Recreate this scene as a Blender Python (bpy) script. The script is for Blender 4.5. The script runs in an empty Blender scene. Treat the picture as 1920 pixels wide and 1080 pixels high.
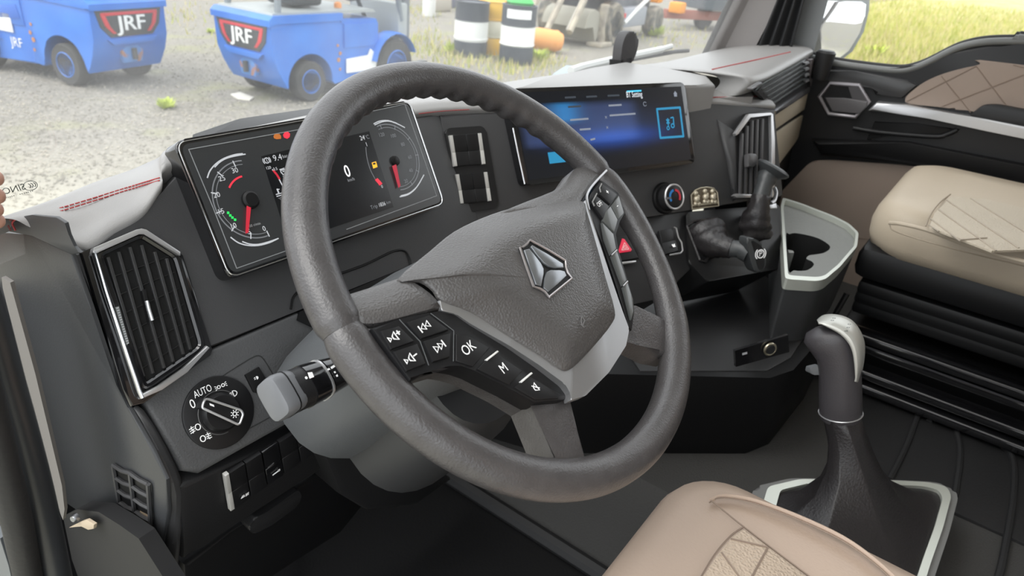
import bpy, bmesh, math, random
from mathutils import Vector, Matrix, noise
from mathutils.bvhtree import BVHTree
random.seed(7)
SC = bpy.context.scene
COL = SC.collection
# ---------------------------------------------------------------- camera
# origin = centre of the steering wheel, x to the passenger side, y to the front of the truck, z up (metres)
FPX = 1280.0
YAW, PITCH, ROLL = 0.97618751, 0.47798475, 0.09904691
EYE = Vector((-0.52665637, -0.35089136, 0.2936403))
_f = Vector((math.sin(YAW)*math.cos(PITCH), math.cos(YAW)*math.cos(PITCH), -math.sin(PITCH)))
_r = Vector((math.cos(YAW), -math.sin(YAW), 0)); _u = _r.cross(_f)
CR = _r*math.cos(ROLL) + _u*math.sin(ROLL); CU = -_r*math.sin(ROLL) + _u*math.cos(ROLL); CF = _f
cd = bpy.data.cameras.new('camera'); cam = bpy.data.objects.new('camera', cd); COL.objects.link(cam)
cd.sensor_width = 36; cd.lens = 36*FPX/1920; cd.clip_start = .02; cd.clip_end = 400
cam.matrix_world = Matrix(((CR.x, CU.x, -CF.x, EYE.x), (CR.y, CU.y, -CF.y, EYE.y), (CR.z, CU.z, -CF.z, EYE.z), (0, 0, 0, 1)))
cd.dof.use_dof = True; cd.dof.focus_distance = .72; cd.dof.aperture_fstop = 9
SC.camera = cam
# ---------------------------------------------------------------- light: a bright overcast day
W = bpy.data.worlds.new('overcast_sky'); SC.world = W; W.use_nodes = True
bg = W.node_tree.nodes['Background']; bg.inputs[0].default_value = (.93, .97, 1, 1); bg.inputs[1].default_value = 1.35
sl = bpy.data.lights.new('hazy_sun', 'SUN'); sl.energy = 1.6; sl.angle = math.radians(50); sl.color = (1, .97, .92)
so = bpy.data.objects.new('hazy_sun', sl); COL.objects.link(so); so.location = (-4, 2, 12)
so.rotation_euler = Vector((.55, -.25, -1)).to_track_quat('-Z', 'Y').to_euler()
SC.view_settings.view_transform = 'Standard'; SC.view_settings.look = 'None'
SC.view_settings.gamma = 1; SC.view_settings.use_curve_mapping = False; SC.view_settings.exposure = .75
# ---------------------------------------------------------------- pixels to places
def ray(x, y): return CF + CR*((x-960)/FPX) - CU*((y-540)/FPX)
def hit(x, y, P, n):
    d = ray(x, y); P = Vector(P); n = Vector(n); return EYE + d*((P-EYE).dot(n)/d.dot(n))
def atx(x, y, X): return hit(x, y, (X, 0, 0), (1, 0, 0))
def aty(x, y, Y): return hit(x, y, (0, Y, 0), (0, 1, 0))
def atz(x, y, Z): return hit(x, y, (0, 0, Z), (0, 0, 1))
class Plane:
    def __init__(s, P, e, n): s.P = Vector(P); s.e = Vector(e).normalized(); s.n = Vector(n).normalized(); s.up = s.n.cross(s.e)
    def px(s, x, y, o=0): return hit(x, y, s.P+s.n*o, s.n)
    def st(s, a, b, o=0): return s.P + s.e*a + s.up*b + s.n*o
    def uv(s, p): d = p-s.P; return (d.dot(s.e), d.dot(s.up))
TW = 0.7077353
WN = Vector((0, -math.sin(TW), math.cos(TW)))
_a = math.radians(6)
WH = Plane((0, 0, 0), Vector((1, 0, 0))*math.cos(_a) + Vector((0, math.cos(TW), math.sin(TW)))*math.sin(_a), WN)   # steering wheel plane
CT = 0.50248122
FN = Vector((0, -math.cos(CT), math.sin(CT)))
CL = Plane((-.14470355, .37461858, .05882091), (1, 0, 0), FN)           # front glass of the instrument cluster (top left corner)
FA = Plane(CL.P - FN*.025, (1, 0, 0), FN)                               # dash fascia
TH = math.radians(22); CS = math.radians(25)
ST = Plane((.30, .345, -.05), (math.cos(TH), -math.sin(TH), 0), (-math.sin(TH)*math.cos(CS), -math.cos(TH)*math.cos(CS), math.sin(CS)))  # centre stack
GZ = -1.856      # yard ground
FZ = -.72        # cab floor
TZ = -.55        # engine tunnel top
# ---------------------------------------------------------------- materials
MATS = {}
def mat(name, col, rough=.5, metal=0, bump=None, coat=0, emit=None, var=None, spec=.5, trans=0, vor=False):
    if name in MATS: return MATS[name]
    m = bpy.data.materials.new(name); m.use_nodes = True; nt = m.node_tree; b = nt.nodes['Principled BSDF']
    c = tuple(col)+(1,)
    b.inputs['Base Color'].default_value = c; b.inputs['Roughness'].default_value = rough; b.inputs['Metallic'].default_value = metal
    b.inputs['Coat Weight'].default_value = coat; b.inputs['Coat Roughness'].default_value = .06; b.inputs['Specular IOR Level'].default_value = spec
    if emit: b.inputs['Emission Color'].default_value = tuple(emit[0])+(1,); b.inputs['Emission Strength'].default_value = emit[1]
    if bump or var: tc = nt.nodes.new('ShaderNodeTexCoord')
    if bump:
        if vor: t = nt.nodes.new('ShaderNodeTexVoronoi'); t.feature = 'SMOOTH_F1'; out = t.outputs['Distance']
        else: t = nt.nodes.new('ShaderNodeTexNoise'); t.inputs['Detail'].default_value = 3; out = t.outputs['Fac']
        t.inputs['Scale'].default_value = bump[0]; nt.links.new(tc.outputs['Object'], t.inputs['Vector'])
        bp = nt.nodes.new('ShaderNodeBump'); bp.inputs['Strength'].default_value = bump[1]; bp.inputs['Distance'].default_value = bump[2] if len(bump) > 2 else .001
        nt.links.new(out, bp.inputs['Height']); nt.links.new(bp.outputs[0], b.inputs['Normal'])
    if var:   # (second colour, noise scale, contrast low, contrast high)
        t = nt.nodes.new('ShaderNodeTexNoise'); t.inputs['Scale'].default_value = var[1]; t.inputs['Detail'].default_value = 6; nt.links.new(tc.outputs['Object'], t.inputs['Vector'])
        r = nt.nodes.new('ShaderNodeValToRGB'); r.color_ramp.elements[0].position = var[2]; r.color_ramp.elements[1].position = var[3]
        r.color_ramp.elements[0].color = c; r.color_ramp.elements[1].color = tuple(var[0])+(1,)
        nt.links.new(t.outputs['Fac'], r.inputs[0]); nt.links.new(r.outputs[0], b.inputs['Base Color'])
    MATS[name] = m; return m
def glow(name, col, s):
    return mat(name, (.01, .01, .01), .4, emit=(col, s))
M_rim = mat('wheel_leather', (.060, .056, .057), .33, bump=(480, .4, .0013), var=((.072, .068, .069), 60, .4, .65), spec=.7)
M_pad = mat('grained_airbag_plastic', (.078, .074, .073), .38, bump=(560, .5, .0010), vor=True, spec=.7)
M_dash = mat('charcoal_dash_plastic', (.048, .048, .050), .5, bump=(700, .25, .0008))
M_top = mat('dash_plastic_lit', (.28, .275, .27), .40, bump=(600, .25, .0008))  # same plastic as the fascia, windscreen light put into a paler colour
M_dark = mat('black_trim_plastic', (.016, .016, .017), .45, bump=(600, .2, .0008), spec=.4)
M_blk = mat('deep_black_plastic', (.007, .007, .0075), .45, spec=.3)
M_gloss = mat('piano_black', (.008, .008, .009), .12, coat=.6)
M_btn = mat('button_black', (.011, .011, .012), .42, spec=.35)
M_edge = mat('bright_edge_silver', (.68, .67, .64), .35, metal=.35)
M_chr = mat('chrome', (.80, .81, .83), .22, metal=1)
M_sat = mat('satin_silver', (.58, .58, .59), .34, metal=.75)
M_slv = mat('painted_silver', (.42, .42, .43), .33, metal=.8)
M_wht = mat('white_print', (.85, .85, .85), .5, emit=((1, 1, 1), .12))
M_grey = mat('grey_print', (.45, .46, .48), .5)
M_beige = mat('beige_leather', (.47, .36, .285), .5, bump=(260, .25, .0012))
M_beige2 = mat('beige_quilted_leather', (.47, .375, .29), .55, bump=(330, .8, .002), vor=True)
M_door = mat('beige_door_cloth', (.33, .26, .215), .7, bump=(500, .3, .001))
M_cream = mat('cream_dash_insert', (.50, .44, .34), .45)
M_stitch = mat('red_thread', (.40, .06, .06), .7)
M_seam = mat('beige_seam', (.24, .18, .14), .7)
M_rubber = mat('black_rubber', (.018, .018, .019), .6, bump=(200, .2, .002))
M_carpet = mat('charcoal_floor_cover', (.045, .044, .042), .85, bump=(300, .5, .003))
M_boot = mat('black_boot_leather', (.018, .016, .017), .40, bump=(300, .35, .002))
M_skin = mat('skin', (.55, .30, .22), .5)
M_head = mat('grey_headliner', (.62, .61, .59), .9)
# ---------------------------------------------------------------- builders
def lnk(name, me, m, parent=None, smooth=True, ang=38, local=False):
    if m is not None: me.materials.append(m)
    if smooth and len(me.polygons):
        me.polygons.foreach_set('use_smooth', [True]*len(me.polygons)); me.set_sharp_from_angle(angle=math.radians(ang))
    o = bpy.data.objects.new(name, me); COL.objects.link(o)
    if parent is not None:
        o.parent = parent
        if not local: o.matrix_parent_inverse = worldm(parent).inverted()
    return o
def worldm(o):
    m = o.matrix_basis.copy()
    if o.parent: m = worldm(o.parent) @ o.matrix_parent_inverse @ m
    return m
def raw(name, vs, fs, m, parent=None, **k):
    me = bpy.data.meshes.new(name); me.from_pydata([tuple(v) for v in vs], [], fs); me.update(); return lnk(name, me, m, parent, **k)
def tag(o, label, cat, group=None, kind=None):
    if label: o['label'] = label
    if cat: o['category'] = cat
    if group: o['group'] = group
    if kind: o['kind'] = kind
    return o
def thing(name, label, cat, loc=(0, 0, 0), rotz=0, group=None):
    o = bpy.data.objects.new(name, None); COL.objects.link(o); o.location = loc; o.rotation_euler = (0, 0, rotz); o.empty_display_size = .05
    return tag(o, label, cat, group)
def struct(o, label=None):
    o['kind'] = 'structure'
    if label: o['label'] = label
    return o
def bmo(name, bm, m, parent=None, **k):
    bmesh.ops.recalc_face_normals(bm, faces=bm.faces[:]); me = bpy.data.meshes.new(name); bm.to_mesh(me); bm.free(); return lnk(name, me, m, parent, **k)
def pnormal(pts):
    n = Vector((0, 0, 0))
    for i, p in enumerate(pts):
        q = pts[(i+1) % len(pts)]; n += Vector(p).cross(Vector(q))
    return n
def prism_bm(bm, pts, n, th, bev=0, seg=2, taper=0):
    pts = [Vector(p) for p in pts]; n = Vector(n).normalized()
    if pnormal([p-pts[0] for p in pts]).dot(n) < 0: pts = pts[::-1]
    c = sum(pts, Vector())/len(pts)
    tv = [bm.verts.new(p) for p in pts]; bv = [bm.verts.new(p - n*th + (p-c)*taper) for p in pts]
    top = bm.faces.new(tv); bm.faces.new(bv[::-1]); k = len(pts)
    for i in range(k): bm.faces.new((tv[i], bv[i], bv[(i+1) % k], tv[(i+1) % k]))
    if bev: bmesh.ops.bevel(bm, geom=list(top.edges), offset=bev, segments=seg, profile=.5, affect='EDGES', clamp_overlap=True)
def prism(name, pts, n, th, m, parent=None, bev=0, seg=2, taper=0, **k):
    bm = bmesh.new(); prism_bm(bm, pts, n, th, bev, seg, taper); return bmo(name, bm, m, parent, **k)
def box_bm(bm, c, s, bev=0, rz=0, M=None):
    r = bmesh.ops.create_cube(bm, size=1); vs = r['verts']
    bmesh.ops.scale(bm, vec=s, verts=vs)
    if bev:
        es = list({e for v in vs for e in v.link_edges}); r2 = bmesh.ops.bevel(bm, geom=es, offset=bev, segments=2, profile=.5, affect='EDGES'); vs = list({v for f in r2['faces'] for v in f.verts} | {v for v in vs if v.is_valid})
    T = Matrix.Translation(c) @ Matrix.Rotation(rz, 4, 'Z')
    if M is not None: T = M @ T
    bmesh.ops.transform(bm, matrix=T, verts=vs)
def box(name, c, s, m, parent=None, bev=0, rz=0, **k):
    bm = bmesh.new(); box_bm(bm, c, s, bev, rz); return bmo(name, bm, m, parent, **k)
def cyl_bm(bm, a, b, r1, r2=None, n=24, cap=True):
    a = Vector(a); b = Vector(b); r2 = r1 if r2 is None else r2; ax = (b-a).normalized(); t = ax.orthogonal().normalized(); w = ax.cross(t)
    A = [bm.verts.new(a+(t*math.cos(i*math.tau/n)+w*math.sin(i*math.tau/n))*r1) for i in range(n)]
    B = [bm.verts.new(b+(t*math.cos(i*math.tau/n)+w*math.sin(i*math.tau/n))*r2) for i in range(n)]
    for i in range(n): bm.faces.new((A[i], A[(i+1) % n], B[(i+1) % n], B[i]))
    if cap: bm.faces.new(A[::-1]); bm.faces.new(B)
def cyl(name, a, b, r1, m, parent=None, r2=None, n=24, **k):
    bm = bmesh.new(); cyl_bm(bm, a, b, r1, r2, n); return bmo(name, bm, m, parent, **k)
def lathe_bm(bm, prof, C, ax, n=32, ref=None):
    """prof: list of (radius, height) along the axis"""
    C = Vector(C); ax = Vector(ax).normalized(); t = (ax.orthogonal() if ref is None else Vector(ref)).normalized(); w = ax.cross(t); rings = []
    for r, h in prof: rings.append([bm.verts.new(C+ax*h+(t*math.cos(i*math.tau/n)+w*math.sin(i*math.tau/n))*r) for i in range(n)])
    for a, b in zip(rings, rings[1:]):
        for i in range(n): bm.faces.new((a[i], a[(i+1) % n], b[(i+1) % n], b[i]))
    if prof[0][0] > 1e-6: bm.faces.new(rings[0][::-1])
    if prof[-1][0] > 1e-6: bm.faces.new(rings[-1])
def lathe(name, prof, C, ax, m, parent=None, n=32, **k):
    bm = bmesh.new(); lathe_bm(bm, prof, C, ax, n); bmesh.ops.remove_doubles(bm, verts=bm.verts[:], dist=1e-6); return bmo(name, bm, m, parent, **k)
def loft(name, rings, m, parent=None, cap=True, sub=0, **k):
    n = len(rings[0]); vs = [p for r in rings for p in r]; fs = []
    for a in range(len(rings)-1):
        for i in range(n): fs.append((a*n+i, a*n+(i+1) % n, (a+1)*n+(i+1) % n, (a+1)*n+i))
    if cap: fs.append(tuple(range(n))[::-1]); fs.append(tuple((len(rings)-1)*n+i for i in range(n)))
    bm = bmesh.new(); V = [bm.verts.new(v) for v in vs]
    for f in fs: bm.faces.new([V[i] for i in f])
    o = bmo(name, bm, m, parent, **k)
    if sub: s = o.modifiers.new('smooth', 'SUBSURF'); s.levels = s.render_levels = sub
    return o
def grid(name, rows, m, parent=None, sub=0, thick=0, **k):
    n = len(rows[0]); vs = [p for r in rows for p in r]
    fs = [(a*n+i, a*n+i+1, (a+1)*n+i+1, (a+1)*n+i) for a in range(len(rows)-1) for i in range(n-1)]
    o = raw(name, vs, fs, m, parent, **k)
    if sub: s = o.modifiers.new('smooth', 'SUBSURF'); s.levels = s.render_levels = sub
    if thick: s = o.modifiers.new('thickness', 'SOLIDIFY'); s.thickness = abs(thick); s.offset = -1 if thick > 0 else 1
    return o
def frames(path, closed=False, ref=None):
    n = len(path); out = []; N = None
    for i in range(n):
        a = path[i-1] if (i or closed) else path[0]; b = path[(i+1) % n] if (i < n-1 or closed) else path[-1]
        t = (b-a).normalized()
        if ref is not None: N = ref - t*ref.dot(t)
        elif N is None: N = t.orthogonal()
        else: N = N - t*N.dot(t)
        N = N.normalized(); out.append((t, N.copy(), t.cross(N)))
    return out
def tube_rings(path, r, n=12, closed=False, ref=None):
    path = [Vector(p) for p in path]; fr = frames(path, closed, ref); rings = []
    for i, p in enumerate(path):
        ra = r[i] if isinstance(r, (list, tuple)) and not (len(r) == 2 and len(path) != 2) else r
        ra, rb = ra if isinstance(ra, (list, tuple)) else (ra, ra)
        t, N, B = fr[i]
        rings.append([p + N*(math.cos(j*math.tau/n)*ra) + B*(math.sin(j*math.tau/n)*rb) for j in range(n)])
    return rings
def tube_bm(bm, path, r, n=8, closed=False, ref=None):
    R = tube_rings(path, r, n, closed, ref); V = [[bm.verts.new(p) for p in q] for q in R]; k = len(V)
    for a in range(k if closed else k-1):
        A, B = V[a], V[(a+1) % k]
        for i in range(n): bm.faces.new((A[i], A[(i+1) % n], B[(i+1) % n], B[i]))
    if not closed: bm.faces.new(V[0][::-1]); bm.faces.new(V[-1])
def tube(name, path, r, m, parent=None, n=10, closed=False, ref=None, **k):
    bm = bmesh.new(); tube_bm(bm, path, r, n, closed, ref); return bmo(name, bm, m, parent, **k)
def cr(pts, k=6, closed=False):
    pts = [Vector(p) for p in pts]; n = len(pts); out = []
    for i in range(n if closed else n-1):
        p0 = pts[i-1] if (i or closed) else pts[0]*2-pts[1]; p1 = pts[i]; p2 = pts[(i+1) % n]; p3 = pts[(i+2) % n] if (closed or i+2 < n) else p2*2-p1
        for j in range(k):
            t = j/k; out.append(.5*((2*p1)+(p2-p0)*t+(2*p0-5*p1+4*p2-p3)*t*t+(3*p1-p0-3*p2+p3)*t**3))
    if not closed: out.append(pts[-1])
    return out
def rnd(pts, r, k=4):
    pts = [Vector(p) for p in pts]; n = len(pts); out = []
    for i, p in enumerate(pts):
        rr = r[i] if isinstance(r, (list, tuple)) else r
        a = pts[i-1]-p; b = pts[(i+1) % n]-p
        if rr <= 0: out.append(p); continue
        A = p+a.normalized()*min(rr, a.length*.45); B = p+b.normalized()*min(rr, b.length*.45)
        for j in range(k+1):
            t = j/k; out.append(A*(1-t)**2+p*2*t*(1-t)+B*t*t)
    return out
_txt = {}
def textmesh(s):
    if s not in _txt:
        c = bpy.data.curves.new('lettering', 'FONT'); c.body = s; c.align_x = 'CENTER'; c.align_y = 'CENTER'; c.size = 1; c.extrude = .01; c.resolution_u = 3
        o = bpy.data.objects.new('lettering', c); me = bpy.data.meshes.new_from_object(o)
        _txt[s] = [tuple(v.co) for v in me.vertices], [tuple(p.vertices) for p in me.polygons]
        bpy.data.objects.remove(o); bpy.data.curves.remove(c); bpy.data.meshes.remove(me)
    return _txt[s]
def text(name, s, C, e, up, n, size, m, parent=None, sx=1, lift=.0004, **k):
    vs, fs = textmesh(s); C = Vector(C)+Vector(n)*lift; e = Vector(e); up = Vector(up); n = Vector(n)
    return raw(name, [C+e*(v[0]*size*sx)+up*(v[1]*size)+n*(v[2]*.02*size) for v in vs], fs, m, parent, smooth=False, **k)
def strokes(name, items, C, e, up, n, size, m, parent=None, lift=.0005, th=.0004, **k):
    """items: ('l', [(x,y)..], width) open line, ('o', [...], w) closed line, ('f', [...]) filled shape; unit square coordinates"""
    C = Vector(C)+Vector(n)*lift; e = Vector(e); up = Vector(up); n = Vector(n); bm = bmesh.new()
    P = lambda x, y: C+e*(x*size)+up*(y*size)
    for it in items:
        if it[0] == 'f': prism_bm(bm, [P(*q) for q in it[1]], n, th); continue
        pts = it[1]; w = it[2]; cl = it[0] == 'o'; L = len(pts)
        off = []
        for i in range(L):
            a = pts[i-1] if (i or cl) else pts[i]; b = pts[(i+1) % L] if (i < L-1 or cl) else pts[i]
            d = Vector((b[0]-a[0], b[1]-a[1])); d = d.normalized() if d.length > 1e-9 else Vector((1, 0)); off.append((-d.y*w/2, d.x*w/2))
        for i in range(L if cl else L-1):
            j = (i+1) % L
            q = [(pts[i][0]+off[i][0], pts[i][1]+off[i][1]), (pts[j][0]+off[j][0], pts[j][1]+off[j][1]), (pts[j][0]-off[j][0], pts[j][1]-off[j][1]), (pts[i][0]-off[i][0], pts[i][1]-off[i][1])]
            prism_bm(bm, [P(*t) for t in q], n, th)
    return bmo(name, bm, m, parent, smooth=False, **k)
def arc(cx, cy, r, a0, a1, k=16, ry=None):
    ry = r if ry is None else ry
    return [(cx+r*math.cos(math.radians(a0+(a1-a0)*i/k)), cy+ry*math.sin(math.radians(a0+(a1-a0)*i/k))) for i in range(k+1)]
def copy_tree(o, parent=None):
    c = o.copy(); COL.objects.link(c); c.parent = parent
    for ch in list(o.children): copy_tree(ch, c)
    return c
# ================================================================ the cab shell
XL, XR, YB = -.47, 1.62, -1.55
def slab(name, x0, x1, y0, y1, z0, z1, m, label=None, bev=0):
    return struct(box(name, ((x0+x1)/2, (y0+y1)/2, (z0+z1)/2), (x1-x0, y1-y0, z1-z0), m, bev=bev), label)
floor = slab('floor', XL, XR, YB, .62, FZ-.04, FZ, mat('footwell_black', (.008, .008, .0085), .7, bump=(200, .3, .002), spec=.25), 'black rubber driver footwell and cab floor')
slab('ceiling', XL-.05, XR+.05, YB, .16, 1.02, 1.06, M_head)
slab('wall_rear', XL, XR, YB-.05, YB, FZ, 1.02, M_head)
slab('wall_left', XL-.05, XL, YB, -.95, FZ, 1.02, M_head)
slab('wall_front', XL, XR, .58, .62, -1.1, -.16, M_blk)
# engine tunnel: raised grey floor in the middle of the cab with a sloped driver side
tp = [(.305, FZ), (.365, TZ-.03), (.40, TZ), (1.6, TZ), (1.6, FZ)]
tun = loft('floor_tunnel', [[Vector((x, .61, z)) for x, z in tp], [Vector((x, YB+.01, z)) for x, z in tp]], M_carpet); struct(tun, 'raised grey engine tunnel floor')
edge = tube('floor_ridge', [Vector((.305, .6, FZ+.012)), Vector((.305, .3, FZ+.012)), Vector((.302, -.2, FZ+.012)), Vector((.302, -1.0, FZ+.012))], .016, M_rubber, n=8); struct(edge, 'rounded ridge along the foot of the tunnel')
# ---- windscreen
WB = [(-.316, .428, -.004), (-.25, .445, 0), (-.15, .478, 0), (-.08, .497, 0), (.1, .53, .005), (.4, .545, .01), (.7, .525, .02), (.95, .455, .03), (1.14, .40, .035), (1.3, .385, .042), (1.49, .385, .05)]
WB = [Vector(p) for p in WB]
def glassmat(name, dirt, refl=.06, tint=(1, 1, 1)):
    m = bpy.data.materials.new(name); m.use_nodes = True; nt = m.node_tree; nt.nodes.clear(); N = nt.nodes.new; L = nt.links.new
    out = N('ShaderNodeOutputMaterial'); tr = N('ShaderNodeBsdfTransparent'); gl = N('ShaderNodeBsdfGlossy'); df = N('ShaderNodeBsdfTranslucent'); d2 = N('ShaderNodeBsdfDiffuse'); ad = N('ShaderNodeMixShader')
    tr.inputs[0].default_value = tint+(1,); gl.inputs['Roughness'].default_value = .02; gl.inputs[0].default_value = (1, 1, 1, 1); ad.inputs[0].default_value = .5
    fr = N('ShaderNodeFresnel'); fr.inputs[0].default_value = 1.35; m1 = N('ShaderNodeMixShader'); m2 = N('ShaderNodeMixShader')
    tc = N('ShaderNodeTexCoord'); no = N('ShaderNodeTexNoise'); no.inputs['Scale'].default_value = 6; no.inputs['Detail'].default_value = 8; L(tc.outputs['Object'], no.inputs['Vector'])
    mr = N('ShaderNodeMapRange'); mr.inputs[1].default_value = .3; mr.inputs[2].default_value = .7; mr.inputs[3].default_value = dirt*.6; mr.inputs[4].default_value = dirt*1.4; L(no.outputs['Fac'], mr.inputs[0])
    L(df.outputs[0], ad.inputs[1]); L(d2.outputs[0], ad.inputs[2])
    L(fr.outputs[0], m1.inputs[0]); L(tr.outputs[0], m1.inputs[1]); L(gl.outputs[0], m1.inputs[2])
    L(mr.outputs[0], m2.inputs[0]); L(m1.outputs[0], m2.inputs[1]); L(ad.outputs[0], m2.inputs[2]); L(m2.outputs[0], out.inputs[0])
    return m
M_glass = glassmat('dusty_windscreen_glass', .13)
M_glass2 = glassmat('side_window_glass', .02)
def wsp(p, h): return p + Vector((0, -.30*h, h))
ws_rows = [[wsp(p, h) for p in cr(WB, 3)] for h in (-.06, .2, .5, .8, 1.06)]
ws = grid('window_1', ws_rows, M_glass); struct(ws, 'dusty curved windscreen above the dash')
# factory mark etched in the corner of the windscreen, seen from inside and so mirrored
M_etch = mat('etched_mark', (.02, .03, .025), .7)
_n = len(ws_rows[0]); WBV = BVHTree.FromPolygons([p for r in ws_rows for p in r], [(a*_n+i, a*_n+i+1, (a+1)*_n+i+1, (a+1)*_n+i) for a in range(len(ws_rows)-1) for i in range(_n-1)])
def wpt(x, y):
    d = ray(x, y).normalized(); h_ = WBV.ray_cast(EYE, d)[0]; return h_-d*.004
mk_e = (wpt(65, 346)-wpt(25, 356)).normalized(); mk_n = (EYE-wpt(40, 350)).normalized(); mk_e = (mk_e-mk_n*mk_e.dot(mk_n)).normalized(); mk_u = mk_n.cross(mk_e)
sc_ = (wpt(65, 346)-wpt(25, 356)).length/41
text('windscreen_marking', 'SINO', wpt(26, 355), -mk_e, mk_u, mk_n, sc_*16, M_etch, ws)
strokes('windscreen_marking', [('l', [(x, 0), (x+1.6, 0)], 1.4) for x in (-24, -21, -17, -14, -11, -7, -4, 6, 9, 12, 15, 18, 21, 24)], wpt(34, 365), -mk_e, mk_u, mk_n, sc_, M_etch, ws)
strokes('windscreen_emblem', [('o', arc(0, 0, 11, 0, 345, 24, 8.5), 1.1)] + [('l', arc(-4+4*i, 0, 4.2, 110, 250, 10), 1.3) for i in range(3)], wpt(57, 348), -mk_e, mk_u, mk_n, sc_, M_etch, ws)
# ---- windscreen header and left pillar (outside the frame, they shade the cab)
struct(loft('trim_1', [[wsp(WB[0], h)+d for d in (Vector((-.09, .02, 0)), Vector((.0, .03, 0)), Vector((.0, -.03, 0)), Vector((-.09, -.06, 0)))] for h in (.25, 1.06)], M_dark), 'left windscreen pillar')
# ---- right windscreen pillar: grey cover, folded black curtain, grey mirror post
M_pil = mat('grey_pillar_plastic', (.22, .205, .20), .6, bump=(600, .2, .0008))
def pil(px_list, X, th, name, m, parent=None):
    return prism(name, [atx(x, y, X) for x, y in px_list], (-1, 0, 0), th, m, parent, bev=.008)
a_ = atx(1345, 92, 1.5); b_ = atx(1390, 0, 1.5); s_ = (b_-a_)/(b_.z-a_.z)
def up_to(p, z): return p+s_*(z-p.z)
pr_in = [Vector((1.49, .395, .03)), Vector((1.5, .30, .06))]
struct(loft('trim_2', [[up_to(p, z) for p in (Vector((1.47, .41, .02)), Vector((1.50, .375, .03)), Vector((1.505, .290, .05)), Vector((1.60, .290, .05)), Vector((1.62, .42, .03)))] for z in (-.02, .3, .7, 1.06)], M_pil), 'grey plastic cover of the right windscreen pillar')
struct(tube('trim_3', [up_to(Vector((1.466, .415, .02)), z) for z in (0, .4, 1.05)], .008, M_rubber), 'black rubber seal between windscreen and right pillar')
# curtain gathered beside the pillar
cur = []
for z in (.03, .3, .7, 1.0):
    ring = []
    for i in range(33):
        t = i/32; y = .290-.10*t-(z-.08)*.19*(1-t); x = 1.505+.012*math.sin(t*math.tau*3.6)
        ring.append(Vector((x, y, z)))
    cur.append(ring)
cu = grid('curtain', cur, mat('black_curtain_cloth', (.03, .031, .033), .8), thick=.006); tag(cu, 'black folded curtain gathered beside the right windscreen pillar', 'curtain')
# door frame post of the passenger door
struct(loft('trim_4', [[Vector((x, y, z)) for x, y in ((1.555, .205), (1.555, .139), (1.58, .145), (1.58, .21))] for z in (.02, .5, 1.04)], mat('grey_door_frame', (.20, .21, .215), .55)), 'grey front post of the passenger door window')
# ---- passenger door
DX = 1.60
sill = [(1523, 112), (1560, 121), (1620, 130), (1680, 136), (1712, 131), (1742, 119), (1775, 102), (1805, 90), (1850, 82), (1920, 81), (1990, 84)]
sp = [atx(x, y, DX) for x, y in sill]
sp = [Vector((DX, .36, sp[0].z+.005))] + sp + [Vector((DX, -1.45, sp[-1].z))]
body = sp + [Vector((DX, -1.45, FZ+.05)), Vector((DX, .36, FZ+.05))]
door = prism('door_1', body, (-1, 0, 0), .05, M_dark, bev=.012, seg=3); struct(door, 'dark passenger door panel with beige inserts')
M_sillm = mat('sill_grey_rubber', (.16, .165, .16), .4)
tube('sill_strip', [p+Vector((.006, 0, .004)) for p in cr(sp, 4)], .009, M_sillm, door)
tube('sill_gasket', [p+Vector((.022, 0, .012)) for p in cr(sp, 4)], .007, M_rubber, door)
gl2 = grid('window_2', [[Vector((1.632, p.y, p.z-.02)) for p in sp], [Vector((1.625, p.y, 1.0)) for p in sp]], M_glass2); struct(gl2, 'clear passenger door window')
struct(box('trim_5', (1.63, -.55, 1.0), (.06, 1.9, .1), M_pil)); struct(box('trim_6', (1.63, -1.4, .35), (.07, .3, 1.3), M_pil))
# ledge: upper shoulder of the door under the glass, then the recess
def dpx(pts, X=DX):
    out = []
    for x, y in pts:
        p = atx(min(x, 1930), y, X)
        if x >= 1955: p.y = -1.15        # the panel runs on past the edge of the picture
        out.append(p)
    return out
prism('shoulder', dpx([(1532, 128), (1600, 133), (1700, 150), (1720, 160), (1690, 185), (1640, 178), (1640, 160), (1560, 148), (1532, 150)], DX-.012), (-1, 0, 0), .03, mat('shoulder_plastic', (.05, .05, .052), .35), door, bev=.008)
ins = prism('upper_insert', cr(dpx([(1697, 187), (1704, 176), (1735, 153), (1780, 135), (1840, 122), (1900, 120), (1990, 119), (1990, 240), (1880, 220), (1780, 203), (1706, 195)], DX-.008), 4, True), (-1, 0, 0), .02, M_door, door, bev=.004)
for q in ([(1765, 143), (1820, 211)], [(1830, 124), (1905, 222)], [(1700, 190), (1830, 124)], [(1765, 200), (1920, 140)], [(1850, 214), (1960, 170)], [(1900, 122), (1960, 200)]):
    a, b = dpx(q, DX-.0085); tube('quilt_seam', [a, a.lerp(b, .5), b], .0012, M_seam, ins, n=5)
lo_ = prism('lower_insert', rnd(dpx([(1425, 400), (1440, 385), (1520, 302), (1555, 300), (1700, 310), (1960, 332), (1960, 600), (1600, 620), (1430, 560)], DX-.008), .02), (-1, 0, 0), .02, M_door, door, bev=.006)
for q in ([(1700, 480), (1870, 325)], [(1560, 440), (1640, 450)]):
    a, b = dpx(q, DX-.0085); tube('quilt_seam', [a, a.lerp(b, .5), b], .001, M_seam, lo_, n=5)
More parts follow.
